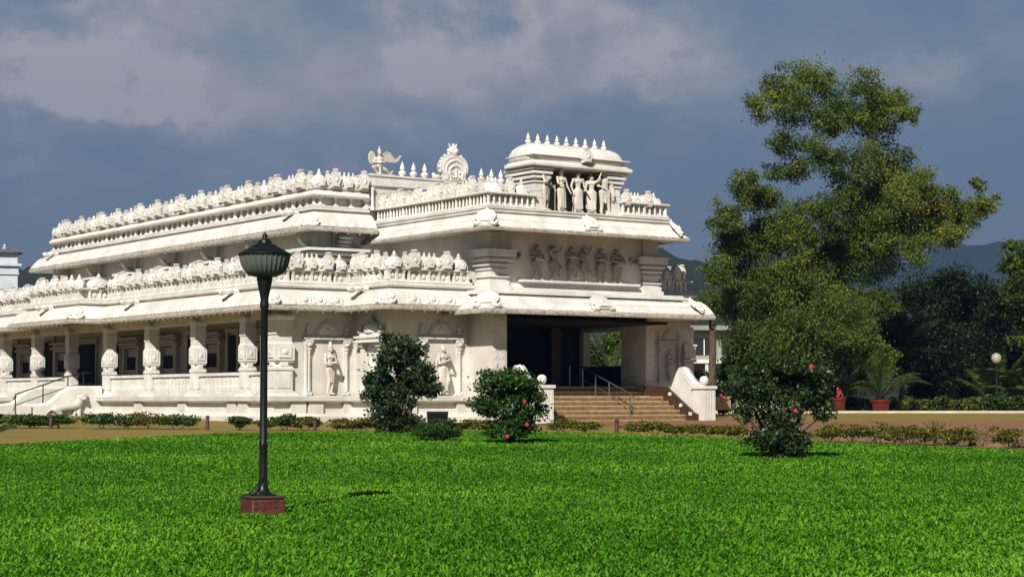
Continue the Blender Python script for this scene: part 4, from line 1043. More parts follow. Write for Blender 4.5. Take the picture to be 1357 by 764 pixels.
# border plants: individuals along the lawn's far edge
def small_shrub(px,d,w,h,seed,mat,label,n=700,leaf=.085,kind='border_shrub',group='low border shrubs along the lawn edge'):
    x=BX(px,d); g=random.Random(seed); w*=1.6; h*=.88; n=int(n*2.3)
    bush(kind,x,d,w,h,n,leaf,mat,seed,label,'shrub',lobes=[((g.uniform(-.1,.1),0,.62),(.46,.36,.42),2),((g.uniform(-.25,0),0,.45),(.3,.3,.35),1),((g.uniform(0,.25),0,.5),(.3,.3,.35),1)],stems=5,group=group)
left_spots=[(18,59.5,1.1,.62),(46,59.6,.8,.5),(78,59.8,.8,.55),(138,59,1.2,.66),(168,59,1.1,.62),(203,58.8,1.3,.62),(238,58.6,1.0,.55),(318,57.6,.62,.55),(352,57.2,.5,.42),(378,57.2,.8,.6),(404,57.2,.7,.5),(452,56.8,.8,.42),(482,56.6,.9,.5),(618,56.2,.9,.42),(645,56,.8,.4)]
lab_l=['low green shrub at the left end of the border before the stair railing','small green shrub before the curved stair wall','thin open shrub with bare stems under the lion relief','bushy green shrub right of the lion relief','green shrub left of the first small post, at the foot of the plinth','wide low olive shrub under the vine-carved sill walls','low shrub ending the long left border row','compact round shrub left of the black lamp pole','pale sprout right behind the black lamp pole','dense green shrub just right of the lamp pole','yellowing shrub beside the post under the niche statue','straggly orange-tinged shrub left of the tall dark bush','yellow-green shrub touching the tall dark bush','sparse shrub between the black box and the flowering bush','tiny sparse shrub behind the left side of the flowering bush']
for i,((px,d,w,h),lb) in enumerate(zip(left_spots,lab_l)):
    small_shrub(px,d,w,h,600+i,HEDGELEAF if i in (5,8,10,11,12,13,14) else BUSHLEAF2,lb,n=650)
right_spots=[(752,54.6,.9,.5),(778,54.2,.7,.42),(842,52.6,.8,.46),(868,52.2,.8,.5),(905,51.4,.9,.45),(938,50.6,.8,.42),(968,49.8,.8,.42),(1130,46.6,1.0,.62),(1162,46.0,.9,.6),(1200,45.2,1.0,.62),(1238,44.6,.9,.62),(1270,44,.8,.55),(1335,42.8,.8,.6),(1100,47.2,.8,.5)]
lab_r=['yellow-green shrub at the left foot of the porch steps','small shrub beside the brown stub post','bright shrub in front of the handrail end','shrub in front of the right half of the porch steps','low shrub below the right newel post','brownish shrub right of the newel post','low shrub left of the dark spreading bush','dry shrub on the kerb below the first red pot','dry shrub on the kerb directly below the palm pot','olive shrub in the middle of the right kerb row','reddish shrub on the kerb right of the palm pot','bare twiggy shrub at the gap in the kerb row','rusty twiggy shrub at the right edge of the picture','dark shrub on the kerb beside the spreading bush']
for i,((px,d,w,h),lb) in enumerate(zip(right_spots,lab_r)):
    small_shrub(px,d,w,h,700+i,HEDGELEAF,lb,n=520 if i<7 else 420,leaf=.08)
# concrete kerb behind the right shrubs
kp=[(6.9,50.4),(9.4,46.6),(12.2,42.4),(22,27.6)]
m=MB()
for (x0,y0),(x1,y1) in zip(kp,kp[1:]):
    d=Vector((x1-x0,y1-y0)).normalized(); n=Vector((-d.y,d.x))*.42
    q=[(x0,y0),(x1,y1),(x1+n.x,y1+n.y),(x0+n.x,y0+n.y)]
    m.ring_stack([[(a,b,zg(b)-.1) for a,b in q],[(a,b,zg(b)+.22) for a,b in q]])
tag(m.build('kerb',plain('worn_pink_concrete',(124,98,78),.85,0,.2,3.0,.3),bevel=.015),'low worn pinkish concrete kerb behind the right row of shrubs','kerb')
# brown stub posts (garden lights)
def stub(px,d,h,label):
    r=empty('garden_post',(BX(px,d),d,zg(d))); tag(r,label,'post','short brown garden posts')
    MB().lathe(0,0,[(.06,-.05),(.055,h*.7),(.045,h*.74),(.045,h*.8),(.07,h*.82),(.07,h*.88),(.04,h*.97),(.01,h)],10).build('post',plain('brown_post_paint',(70,46,34),.7) if 'brown_post_paint' not in bpy.data.materials else bpy.data.materials['brown_post_paint'],r)
stub(276,57.8,.45,'short brown garden post left of the lamp, before the plinth')
stub(418,56.8,.42,'short brown garden post under the left niche statue')
stub(817,52.8,.45,'short brown garden post in front of the porch steps')
stub(69,59.2,.45,'short brown garden post before the lion relief')
# black box light beyond the clipped shrub
r=empty('floodlight',(BX(580,50.5),50.5,zg(50.5))); tag(r,'black box floodlight standing behind the clipped round shrub','floodlight')
MB().frustum(0,0,.50,.26,.32,.58,.34,.70).build('housing',DARK,r,bevel=.01)
MB().box(-.24,.24,-.176,-.165,.37,.65).build('lens',plain('dark_glass',(18,18,20),.15),r)
MB().tube([(-.33,0,-.05),(-.33,0,.52),(-.26,0,.52)],.018,6).tube([(.33,0,-.05),(.33,0,.52),(.26,0,.52)],.018,6).box(-.3,.3,-.1,.1,-.05,.03).build('bracket',DARK,r)

# ------------------------------------------------------------------ street lamp on the lawn
LX,LY=BX(350,22.0),22.0; g0=zg(LY)
lamp=empty('street_lamp',(LX,LY,g0),R(28)); tag(lamp,'tall black lamp post with a fluted glass bowl, standing on the lawn','street lamp')
REDB=white_paint('weathered_red_block',base=(98,46,36),stain=1.2,bump=.6,dark=(40,26,22),streak=(5,5,5))
blk=MB().box(-.205,.205,-.205,.205,-.1,.20).build('base_block',REDB,lamp,bevel=.02)
MB().box(-.212,.212,-.212,.212,.202,.235).build('base_cap',plain('dark_stained_concrete',(58,44,38),.9,0,.3,9),blk,bevel=.012)
z0=1.6-GS*LY+0  # eye above ground here, unused
MB().lathe(0,0,[(.15,.235),(.15,.25),(.105,.265),(.075,.29),(.06,.34),(.050,.42),(.046,.6),(.046,.78),(.052,.80),(.052,.84),(.044,.86),(.042,2.40),(.052,2.42),(.052,2.46),(.046,2.49),(.048,2.53),(.072,2.64),(.092,2.74),(.094,2.79),(.085,2.81)],20).build('pole',LAMPBLK,lamp)
for s in range(4):
    a=PI/4+s*PI/2; MB().lathe(.125*math.cos(a),.125*math.sin(a),[(.014,.235),(.014,.275),(.006,.28)],6).build('bolt',STEEL,lamp)
MB().tube([(-.02,-.06,.45),(-.12,-.09,.34),(-.2,-.1,.26),(-.3,-.1,.24)],.008,6).build('cable',LAMPBLK,lamp)
# fluted bowl
prof=[(.05,2.77),(.13,2.775),(.195,2.80),(.245,2.85),(.278,2.915),(.295,2.98),(.302,3.03)]
rings=[]; n=240
for r_,z in prof:
    rings.append([((r_-.014*abs(math.sin(15*a))**.6*min(1,r_/.2))*math.cos(a),(r_-.014*abs(math.sin(15*a))**.6*min(1,r_/.2))*math.sin(a),z) for a in [2*PI*j/n for j in range(n)]])
GLASS,nt,b=nodemat('frosted_fluted_glass'); b.inputs['Base Color'].default_value=lin((92,95,91)); b.inputs['Roughness'].default_value=.25; b.inputs['Specular IOR Level'].default_value=.7
bw=MB().ring_stack(rings); bw.build('glass_bowl',GLASS,lamp,smooth=60)
MB().lathe(0,0,[(.2,3.015),(.302,3.02),(.312,3.03),(.312,3.045),(.28,3.06),(.20,3.105),(.12,3.15),(.085,3.165),(.075,3.185),(.07,3.20)],32).build('lamp_cap',LAMPBLK,lamp)
MB().lathe(0,0,[(.05,3.20),(.055,3.21),(.025,3.225),(.022,3.235),(.034,3.25),(.03,3.265),(.008,3.29),(.003,3.305)],12).build('finial',LAMPBLK,lamp)

# ------------------------------------------------------------------ trees
def at(px,py,d):
    """a world point at distance d (m) along the ground axis"""
    return ((px-678.5)*d/2500.0*1.0, d, 1.6+(530-py)*d/2500.0)
def tree(name,px,d,clumps,mat,seed,label,trunk_r=.3,dens=1.0,leaf=.28,trunk_py=None,cat='tree',group=None,stops=None,limbs=True,ydepth=.8,bark=BARK,lean=0,hfrac=.62):
    """clumps: (px,py,r_px,density,tint) silhouettes placed at real depths round the trunk"""
    g=np.random.default_rng(seed); bx,by,_=at(px,530,d); zb=zg(d); root=empty(name,(bx,by,zb)); tag(root,label,cat,group)
    parts=[]; m=MB(); k=2500.0/d; lim=[]
    cz=[1.6+(530-c[1])*d/2500.0 for c in clumps]; top=max(cz); low=min(cz)
    for i,(cx,cy,cr,dn,ti) in enumerate(clumps):
        dy=g.uniform(-1,1)*ydepth*3.0; dd=d+dy
        X,Y,Zc=at(cx,cy,dd); r=cr/k
        n=int(dens*dn*1150*r*r/(leaf/.28)**1.45)
        P,idx=clump_points((X-bx,Y-by,Zc-zb),(r*1.22,r*1.1,r*1.15),n,seed*31+i,subs=max(20,int(30*r)),shell=.25,feather=.16)
        tb=g.normal(ti,.15,400)[idx]
        P=P[:]; parts.append(leaves(P,leaf,seed*17+i,.38,.25,.6,tb)); lim.append((X-bx,Y-by,Zc-zb,r))
    V,F,t=join(parts); link('crown',np_mesh('crown',V,F,mat,t),root)
    H=(top-zb)*hfrac
    tp=[(0,0,-.3),(lean*.2,.0,H*.25),(lean*.5+g.normal(0,.12),0,H*.55),(lean,0,H)]
    m.tube(tp,[trunk_r*1.3,trunk_r,trunk_r*(.75 if hfrac<.9 else .9),trunk_r*(.5 if hfrac<.9 else .8)],10)
    m.build('trunk',bark,root)
    if limbs:
        b=MB(); nodes=[(Vector((lean*f,0,H*f)),trunk_r*(1-.5*f)) for f in (.35,.5,.65,.8,.92,1.0)]
        for (x,y,z,r) in sorted(lim,key=lambda q: math.hypot(q[0],q[2]-H*.7)):
            e=Vector((x,y,z-r*.3)); best=min(nodes,key=lambda q:(q[0]-e).length+max(0,q[0].z-e.z)*2.5); s_,rr=best
            L=(e-s_).length; r0=min(rr*.62,.05+.022*L); mid=s_*.5+e*.5+Vector((g.normal(0,.06)*L,g.normal(0,.06)*L,-.06*L))
            b.tube([s_,s_*.72+mid*.28,mid,e],[r0,r0*.9,r0*.72,r0*.45],6); nodes.append((e,r0*.6)); nodes.append((mid,r0*.75))
            for q in range(4):
                e2=e+Vector(g.normal(0,1,3))*r*.45+Vector((0,0,r*.2)); b.tube([e,(e+e2)*.5+Vector(g.normal(0,.05,3)),e2],[r0*.4,r0*.25,.012],5)
        b.build('branches',bark,root)
    return root
big=[(1040,112,32,.62,.42),(1075,100,30,.62,.5),(1012,140,26,.55,.5),(1060,145,34,.62,.35),(1100,118,28,.55,.4),(1150,112,30,.55,.45),(1182,135,30,.55,.42),(1208,152,18,.7,.45),(1130,150,36,.62,.35),(1165,170,36,.62,.35),
 (1042,190,26,.6,.35),(1085,205,30,.6,.35),(1055,225,26,.5,.35),(1030,225,20,.5,.4),(1110,215,28,.5,.3),(1150,210,34,.55,.4),(1185,225,36,.62,.55),
 (1170,255,40,1,.62),(1215,258,36,1,.65),(1252,270,32,.9,.6),(1282,282,24,.8,.7),(1308,268,20,.8,.5),(1298,245,13,.7,.4),(1268,292,26,.8,.5),(1292,278,20,.8,.5),(1230,300,34,.9,.6),(1190,305,44,1,.5),(1145,290,40,1,.5),(1120,330,42,1,.45),(1262,312,22,.8,.55),(1160,340,40,1,.4),(1215,335,24,.7,.45),
 (985,248,26,.9,.42),(1012,262,30,1,.42),(965,285,26,.9,.42),(975,325,36,1,.4),(1015,315,42,1,.5),(1055,300,38,1,.55),(956,362,24,.9,.38),(1000,372,44,1,.4),(1050,365,46,1,.45),(1095,375,48,1,.4),(965,405,30,1,.35),
 (1005,425,44,1,.33),(1055,425,50,1,.4),(1110,425,48,1,.38),(1150,400,36,1,.4),(985,465,34,1,.3),(1030,475,42,1,.3),(1085,475,46,1,.35),(1140,455,38,1,.4),(1165,480,24,.8,.4),(1000,505,26,1,.3),(1050,512,28,1,.3),(1100,512,28,1,.3),(1145,500,22,.8,.3),(1075,440,50,1,.38),(1120,250,30,.6,.4),(1095,285,34,.9,.42),(1100,160,30,.9,.38),(1165,140,28,.9,.4)]
tree('broadleaf_tree',1078,88,big,TREELEAF,5,'tall spreading tree with yellow-green crown right of the temple',.36,1.3,.165,hfrac=.55)
dark=[(1215,388,34,1,.4),(1255,378,34,1,.45),(1295,385,32,1,.45),(1328,400,28,1,.4),(1190,425,36,1,.35),(1235,425,44,1,.35),(1285,425,42,1,.4),(1330,440,36,1,.35),(1200,475,44,1,.3),(1255,475,46,1,.3),(1305,475,44,1,.3),(1345,485,36,1,.3),(1225,512,34,1,.25),(1285,515,36,1,.25)]
tree('broadleaf_tree',1258,104,dark,DARKLEAF,6,'dense dark evergreen tree behind the red pots at the right',.4,1.0,.2)
tree('broadleaf_tree',1372,98,[(1348,350,22,1,.25),(1362,335,26,1,.3),(1350,385,26,1,.25),(1375,380,40,1,.3),(1352,415,20,.8,.2),(1380,430,40,1,.2)],TREELEAF,7,'lighter green tree cut off by the right edge of the picture',.25,1.0,.25)
def backrow(px,d,w,py,label,seed,mat=DARKLEAF):
    c=[]; g=random.Random(seed)
    for i in range(9): c.append((px+g.uniform(-w,w),py+g.uniform(12,90),g.uniform(22,34),1,g.uniform(.3,.55)))
    for i in range(5): c.append((px+g.uniform(-w,w),500+g.uniform(-25,15),g.uniform(26,34),1,.3))
    tree('background_tree',px,d,c,mat,seed,label,.3,.9,.3,group='dark trees behind the garden',limbs=False)
backrow(1035,128,50,395,'dark background tree behind the trunk of the tall spreading tree',21)
backrow(1130,126,45,400,'dark background tree left of the dense evergreen',22)
backrow(1340,130,40,405,'dark background tree behind the globe lamp',23)
backrow(925,150,30,430,'hazy green tree behind the low white building',24,TREELEAF)
backrow(846,118,34,430,'leafy tree glimpsed through the porch opening',25,TREELEAF)
backrow(800,140,34,430,'dark tree seen deep through the porch opening',26)
# slim trunk beside the white building
tree('slim_tree',943,96,[(945,392,15,.8,.4),(932,404,12,.7,.4),(958,412,14,.8,.4),(925,420,9,.5,.4)],TREELEAF,31,'slim bare-trunked tree in front of the low white building',.2,.8,.2,limbs=False,hfrac=.98)

# palms and fronds
def frond(length,droop,n_leaf,seed,lw=.03,ll=.35):
    g=np.random.default_rng(seed); V=[];F=[]; 
    pts=[]
    for i in range(13):
        t=i/12; pts.append(Vector((length*t*(1-.25*t*droop),0,length*(.55*t-droop*.75*t*t))))
    b=0
    for k in range(n_leaf):
        t=.15+.85*k/n_leaf; i=min(11,int(t*12)); p=pts[i].lerp(pts[i+1],t*12-i); tan=(pts[i+1]-pts[i]).normalized()
        L=ll*math.sin(PI*min(1,.15+t*.85))**.6+.05
        for s in (-1,1):
            d=(tan*.75+Vector((0,s,-.35-.3*g.random()))).normalized(); q=p+d*L; w=lw
            mid=p+d*L*.5
            V+= [tuple(p),tuple(mid+tan*w),tuple(q+Vector((0,0,-.08*L))),tuple(mid-tan*w)]; F.append((b,b+1,b+2,b+3)); b+=4
    return V,F,pts
def palm(name,x,y,n,length,label,seed,trunk_h=0,cat='palm',mat=PALMLEAF,droop=1.0,lw=.03,ll=.35,z=None,stemr=.02,group=None,spread=1.0,extra_stems=0):
    g=random.Random(seed); root=empty(name,(x,y,zg(y) if z is None else z)); tag(root,label,cat,group)
    if trunk_h>0: MB().tube([(0,0,-.1),(.1,0,trunk_h*.5),(0,0,trunk_h)],[.16,.12,.1],8).build('trunk',BARK,root)
    for k in range(n):
        V,F,pts=frond(length*g.uniform(.75,1.1),droop*g.uniform(.6,1.2),34,seed*50+k,lw,ll)
        a=2*PI*k/n+g.uniform(-.3,.3); tilt=-g.uniform(.15,.95)*spread if True else 0
        M=Matrix.Translation((0,0,trunk_h))@Matrix.Rotation(a,4,'Z')@Matrix.Rotation(-R(g.uniform(10,62)*spread),4,'Y')
        me=np_mesh('frond',[tuple(M@Vector(v)) for v in V],F,mat,np.clip(np.random.default_rng(seed+k).normal(.5,.2,len(F)),0,1))
        f=link('frond',me,root)
        MB().tube([M@p for p in pts],[stemr*(1-.8*i/12) for i in range(13)],5).build('midrib',mat,f)
    return root
def clay_pot(x,y,h,w,label,group='red clay pots on the kerb'):
    root=empty('flower_pot',(x,y,zg(y)+.10)); tag(root,label,'flower pot',group)
    MB().lathe(0,0,[(w*.36,0),(w*.38,.02),(w*.46,h*.72),(w*.47,h*.78)],20).build('pot_body',TERRA,root)
    MB().lathe(0,0,[(w*.47,h*.76),(w*.53,h*.78),(w*.54,h*.96),(w*.50,h),(w*.44,h),(w*.43,h*.9)],20).build('pot_rim',TERRA,root)
    MB().lathe(0,0,[(.01,h*.9),(w*.43,h*.9)],16).build('soil',plain('potting_soil',(46,34,24),.95) if 'potting_soil' not in bpy.data.materials else bpy.data.materials['potting_soil'],root)
    return root
dk=86
# pale kerb band and terrace
kx0,kx1=BX(1100,87),BX(1500,87)
m=MB(); m.box(kx0-14,kx1+20,dk-.6,dk+1.2,zg(dk)-.2,zg(dk)+.10)
tag(m.build('garden_kerb',plain('pale_concrete',(190,182,158),.85,0,.1,1.5),bevel=.02),'long pale concrete kerb in front of the clipped hedge','kerb')
clay_pot(BX(1110,dk),dk-.2,.62,.66,'smaller red clay pot beside the spreading bush')
clay_pot(BX(1165,dk),dk-.2,.52,.90,'wide red clay pot holding the arching palm')
clay_pot(BX(957,80),80,.60,.55,'red clay pot right of the porch newel post')
palm('potted_palm',BX(1165,dk),dk-.2,18,3.0,'arching feathery palm growing in the wide red pot',61,0,'potted palm',droop=.9,lw=.018,ll=.42,z=zg(dk)+.55,stemr=.03,spread=1.3)
palm('potted_plant',BX(1110,dk),dk-.2,11,1.5,'dark broad-leaved plant in the smaller red pot',62,.5,'potted plant',droop=.6,lw=.06,ll=.38,z=zg(dk)+.55,mat=DARKLEAF)
# red blossom on the smaller pot's plant
m=MB()
for k in range(9): m.ellipsoid((random.uniform(-.07,.07),random.uniform(-.35,-.25),.52+.05*k),(.06,.05,.05),8,5)
o=m.build('red_blossom_plant',bpy.data.materials['red_petal']); o.location=(BX(1108,dk),dk-.25,zg(dk)+.2); tag(o,'spike of red blossom in the smaller clay pot','flower')
bush('flowering_shrub',BX(955,80),79.8,1.3,1.5,1500,.14,DARKLEAF,808,'dark shrub with red flowers right of the porch newel post','shrub',lobes=[((0,0,.6),(.5,.4,.4),1),((.2,0,.35),(.4,.3,.3),1)],stems=5,flowers=((-.1,.8,.10),(.12,.72,.09),(.02,.62,.08)))
palm('coconut_palm',BX(1192,97),97,13,4.2,'dark palm with drooping fronds behind the potted palm',63,2.4,'palm',mat=DARKLEAF,droop=1.1,lw=.05,ll=.7,stemr=.05)
palm('areca_palm',BX(1318,96),96,14,3.4,'bright green palm clump around the globe lamp',64,.6,'palm',droop=.7,lw=.05,ll=.55,stemr=.04)
palm('areca_palm',BX(1352,95),95,9,3.0,'pale green palm at the right edge behind the hedge',65,.6,'palm',droop=.9,lw=.05,ll=.55,stemr=.04)
palm('areca_palm',BX(905,88),88,11,2.4,'young palm right of the porch behind the newel post',66,.3,'palm',droop=.9,lw=.04,ll=.4,stemr=.03,mat=DARKLEAF)
palm('areca_palm',BX(812,92),92,9,5.0,'tall palm seen through the porch opening',67,1.0,'palm',droop=.45,lw=.06,ll=.8,stemr=.05)
palm('spiky_plant',-12.45,44.0,14,1.1,'spiky plant cut off by the left edge of the picture on the lawn',68,.1,'plant',droop=.5,lw=.03,ll=.2,stemr=.02)
# clipped hedge along the kerb: separate plants merge into one hedge body
P=[];par=[]
g=np.random.default_rng(77)
hx0,hx1=BX(1105,88.6),BX(1380,88.6)
n=15000; X=g.uniform(hx0,hx1,n); Y=88.6+g.uniform(-.6,.7,n); top=.62+.10*vnoise(X,Y*0,1.6,4)+.12*vnoise(X,Y*0,.6,8); Z=g.uniform(0,1,n)**.6*top
V,F,t=leaves(np.stack([X-hx0,Y-88.6,Z],1),.16,5,.6,.5,0,np.clip(.45+.3*vnoise(X,Y,1.1,6),.05,.95))
hr=empty('hedge',(hx0,88.6,zg(88.6))); tag(hr,'low yellow-green clipped hedge running behind the pale kerb','hedge')
link('foliage',np_mesh('foliage',V,F,YELLOWG,t),hr)
m=MB(); 
for k in range(24): m.tube([(k*(hx1-hx0)/24,0,-.05),(k*(hx1-hx0)/24+.05,0,.5)],[.03,.015],5)
m.build('stems',STEM,hr)
bush('round_shrub',BX(1322,88),88,1.5,1.0,1500,.14,BUSHLEAF2,811,'rounded dark green shrub behind the hedge below the globe lamp','shrub',lobes=[((0,0,.5),(.5,.4,.5),1)],stems=4)
# globe garden lamp
r=empty('garden_lamp',(BX(1320,90),90,zg(90))); tag(r,'garden lamp with a pale glass globe among the palms','garden lamp')
MB().lathe(0,0,[(.10,-.1),(.09,.3),(.05,.35),(.045,2.2),(.08,2.25),(.11,2.32)],10).build('pole',IRON,r)
MB().lathe(0,0,[(.08,2.32),(.17,2.38),(.225,2.48),(.24,2.58),(.225,2.68),(.17,2.77),(.07,2.82),(.02,2.83)],20).build('globe',plain('globe_glass',(165,160,140),.25,0,.05),r)
# small white garden marker posts
for px,lb in ((1137,'slim white marker post between the two red pots'),):
    o=MB().box(-.06,.06,-.04,.04,0,1.3).build('marker_post',WHITE); o.location=(BX(px,90),90,zg(90)); tag(o,lb,'post')

# low white building beyond the garden
lb=empty('white_building',(BX(950,125),125,1.02)); tag(lb,'low white building with flat projecting roofs behind the slim tree','building')
GREYW=white_paint('grey_plaster',base=(150,150,136),stain=.6)
MB().box(-4,6,0,7,0,5.2).build('wall',GREYW,lb)
MB().box(-4.6,6.6,-1.3,7.3,3.0,3.25).build('awning',WHITE,lb)
MB().box(-4.6,6.6,-.8,7.3,5.2,5.5).build('roof',GREYW,lb)
for k in range(10):
    x0=-3.5+1.9*(k%5); z0,z1=((.7,2.5),(3.55,4.6))[k//5]
    w=MB().box(x0,x0+1.5,-.03,.02,z0,z1).build('window',DARK,lb)
    MB().box(x0+.72,x0+.78,-.06,-.03,z0,z1).build('mullion',WHITE,w)
for k in range(4): MB().box(-4.3+3.4*k,-4.1+3.4*k,-1.2,-1.0,0,3.0).build('column',WHITE,lb)
bush('garden_shrub',BX(925,104),104,3.0,2.6,2600,.22,DARKLEAF,812,'leafy dark shrub before the low white building','shrub',lobes=[((0,0,.5),(.5,.4,.45),1),((.3,0,.4),(.4,.3,.3),1)],stems=5)
bush('garden_shrub',BX(968,100),100,2.6,3.4,2600,.22,BUSHLEAF2,813,'green shrub between the slim tree and the tall spreading tree','shrub',lobes=[((0,0,.5),(.5,.4,.45),1),((.1,0,.7),(.4,.3,.3),1)],stems=5)
# gate tower at far left
tw=empty('tower',(BX(4,112),112,1.02),R(20)); tag(tw,'slender pale blue-white tower rising behind the left end of the temple','tower')
PALE=white_paint('pale_blue_paint',base=(200,210,214),stain=.2)
MB().box(-.72,.72,-.72,.72,0,8.0).build('shaft',PALE,tw)
MB().box(-.80,.80,-.80,.80,8.0,8.1).box(-.76,.76,-.76,.76,8.1,8.5).box(-.92,.92,-.92,.92,8.5,8.65).box(-.70,.70,-.70,.70,8.65,9.3).build('capital',PALE,tw)
MB().box(-1.02,1.02,-1.02,1.02,9.3,9.42).box(-.95,.95,-.95,.95,9.42,9.5).build('cap_slab',plain('grey_slab',(90,100,104),.8),tw)
MB().lathe(0,0,[(r_,9.5+z) for r_,z in finial_prof(.14,.4)],10).build('finial',PALE,tw)

# ------------------------------------------------------------------ hills
def hill(name,d,pts,depth,mat,seed,label=None):
    """pts: (x, crest height) ridge line at distance d; a slope rises to it and falls behind"""
    xs=np.linspace(pts[0][0],pts[-1][0],180); hz=np.interp(xs,[p[0] for p in pts],[p[1] for p in pts]); g=np.random.default_rng(seed)
    rows=14; V=[];F=[]
    for j in range(rows):
        t=j/(rows-1); y=d-depth+2*depth*t; s=math.sin(PI*t)**.9
        hh=hz*s*(1+.04*vnoise(xs,xs*0+y,d*.03,seed))+ (d*.0007)*vnoise(xs,xs*0+y,d*.008,seed+1)*s
        for x,h in zip(xs,hh): V.append((x,y,.6+max(0,h)))
    n=180
    for j in range(rows-1):
        for i in range(n-1): F.append((j*n+i,j*n+i+1,(j+1)*n+i+1,(j+1)*n+i))
    me=np_mesh(name,V,F,mat); me.polygons.foreach_set('use_smooth',[True]*len(me.polygons))
    o=link(name,me); tag(o,kind='structure'); return o
def forest(name,c0,c1,scale):
    m,nt,b=nodemat(name); L=nt.links.new
    n1=N(nt,'ShaderNodeTexNoise',Scale=scale,Detail=8.0,Roughness=.7); L(geopos(nt),n1.inputs['Vector'])
    r1=ramp(nt,[(.35,lin(c0)),(.7,lin(c1))]); L(n1.outputs['Fac'],r1.inputs['Fac']); L(r1.outputs['Color'],b.inputs['Base Color']); b.inputs['Roughness'].default_value=1
    bp=N(nt,'ShaderNodeBump',Strength=1.0,Distance=8.0); L(n1.outputs['Fac'],bp.inputs['Height']); L(bp.outputs['Normal'],b.inputs['Normal']); return m
FOREST=forest('forest_hill',(22,36,20),(48,62,34),.05)
def hp(px,py,d): return (BX(px,d),1.6+(530-py)*d/2500.0)
D=2600
hill('far_hill',D,[hp(-400,420,D),hp(300,400,D),hp(700,395,D),hp(860,380,D),hp(1000,372,D),hp(1130,362,D),hp(1200,345,D),hp(1240,330,D),hp(1275,322,D),hp(1300,324,D),hp(1330,326,D),hp(1360,318,D),hp(1450,300,D),hp(1700,330,D),hp(2000,400,D)],420,FOREST,3)
D=700
hill('near_hill',D,[hp(-500,420,D),hp(-200,380,D),hp(0,366,D),hp(60,362,D),hp(200,350,D),hp(500,345,D),hp(800,340,D),hp(880,338,D),hp(910,350,D),hp(940,362,D),hp(1000,400,D),hp(1100,450,D),hp(1200,480,D),hp(1500,500,D)],160,FOREST,9)
# haze
hz=MB().box(-1900,2600,-70,3300,-1.0,420)
m=bpy.data.materials.new('haze_air'); m.use_nodes=True; nt=m.node_tree; nt.nodes.clear()
o_=nt.nodes.new('ShaderNodeOutputMaterial'); v_=nt.nodes.new('ShaderNodeVolumePrincipled'); v_.inputs['Color'].default_value=(.20,.38,.85,1); v_.inputs['Density'].default_value=.00022; v_.inputs['Anisotropy'].default_value=.2
nt.links.new(v_.outputs[0],o_.inputs['Volume'])
HAZE=True
if HAZE:
    o=hz.build('haze',m,smooth=None); tag(o,'thin blue haze over the valley','haze',kind='stuff')

# ------------------------------------------------------------------ world, sun, camera
SUN_EL=R(37); az_dir=Vector((.25,.968)).normalized()   # direction light travels (horizontal)
tov=Vector((-az_dir.x*math.cos(SUN_EL),-az_dir.y*math.cos(SUN_EL),math.sin(SUN_EL)))  # towards the sun
sun=bpy.data.lights.new('sun','SUN'); sun.energy=5.0; sun.angle=R(.53); sun.color=(1,.955,.885)
so=bpy.data.objects.new('sun',sun); COL.objects.link(so); so.rotation_euler=(-tov).to_track_quat('-Z','Y').to_euler(); so.location=(0,-20,60)
w=bpy.data.worlds.new('World'); scene.world=w; w.use_nodes=True; nt=w.node_tree; L=nt.links.new
bg=nt.nodes['Background']; bg.inputs['Strength'].default_value=.1
sky=nt.nodes.new('ShaderNodeTexSky'); sky.sky_type='NISHITA'; sky.sun_disc=False; sky.sun_elevation=SUN_EL; sky.sun_rotation=math.atan2(tov.x,tov.y); sky.air_density=1.0; sky.dust_density=1.0
tc=nt.nodes.new('ShaderNodeTexCoord')
def vec(v):
    n=nt.nodes.new('ShaderNodeCombineXYZ'); n.inputs[0].default_value,n.inputs[1].default_value,n.inputs[2].default_value=v; return n.outputs[0]
def mathn(op,a,b=None,c=None):
    n=nt.nodes.new('ShaderNodeMath'); n.operation=op
    for i,x in enumerate((a,b,c)):
        if x is None: continue
        if isinstance(x,(int,float)): n.inputs[i].default_value=x
        else: L(x,n.inputs[i])
    return n.outputs[0]
# warp the direction with noise, then sum soft patches of cloud fixed in the sky
mp=nt.nodes.new('ShaderNodeMapping'); mp.inputs['Scale'].default_value=(1,1,1.5); L(tc.outputs['Generated'],mp.inputs['Vector'])
nw=N(nt,'ShaderNodeTexNoise',Scale=16.0,Detail=7.0,Roughness=.6); L(mp.outputs[0],nw.inputs['Vector'])
sub=nt.nodes.new('ShaderNodeVectorMath'); sub.operation='SUBTRACT'; L(nw.outputs['Color'],sub.inputs[0]); sub.inputs[1].default_value=(.5,.5,.5)
scl=nt.nodes.new('ShaderNodeVectorMath'); scl.operation='SCALE'; L(sub.outputs[0],scl.inputs[0]); scl.inputs['Scale'].default_value=.14
addv=nt.nodes.new('ShaderNodeVectorMath'); addv.operation='ADD'; L(tc.outputs['Generated'],addv.inputs[0]); L(scl.outputs[0],addv.inputs[1])
def dirof(px,py):
    th=math.atan(148/2500); f=Vector((0,math.cos(th),math.sin(th))); u=Vector((0,-math.sin(th),math.cos(th)))
    return (Vector((1,0,0))*(px-678.5)/2500+f+u*(382-py)/2500).normalized()
tot=None
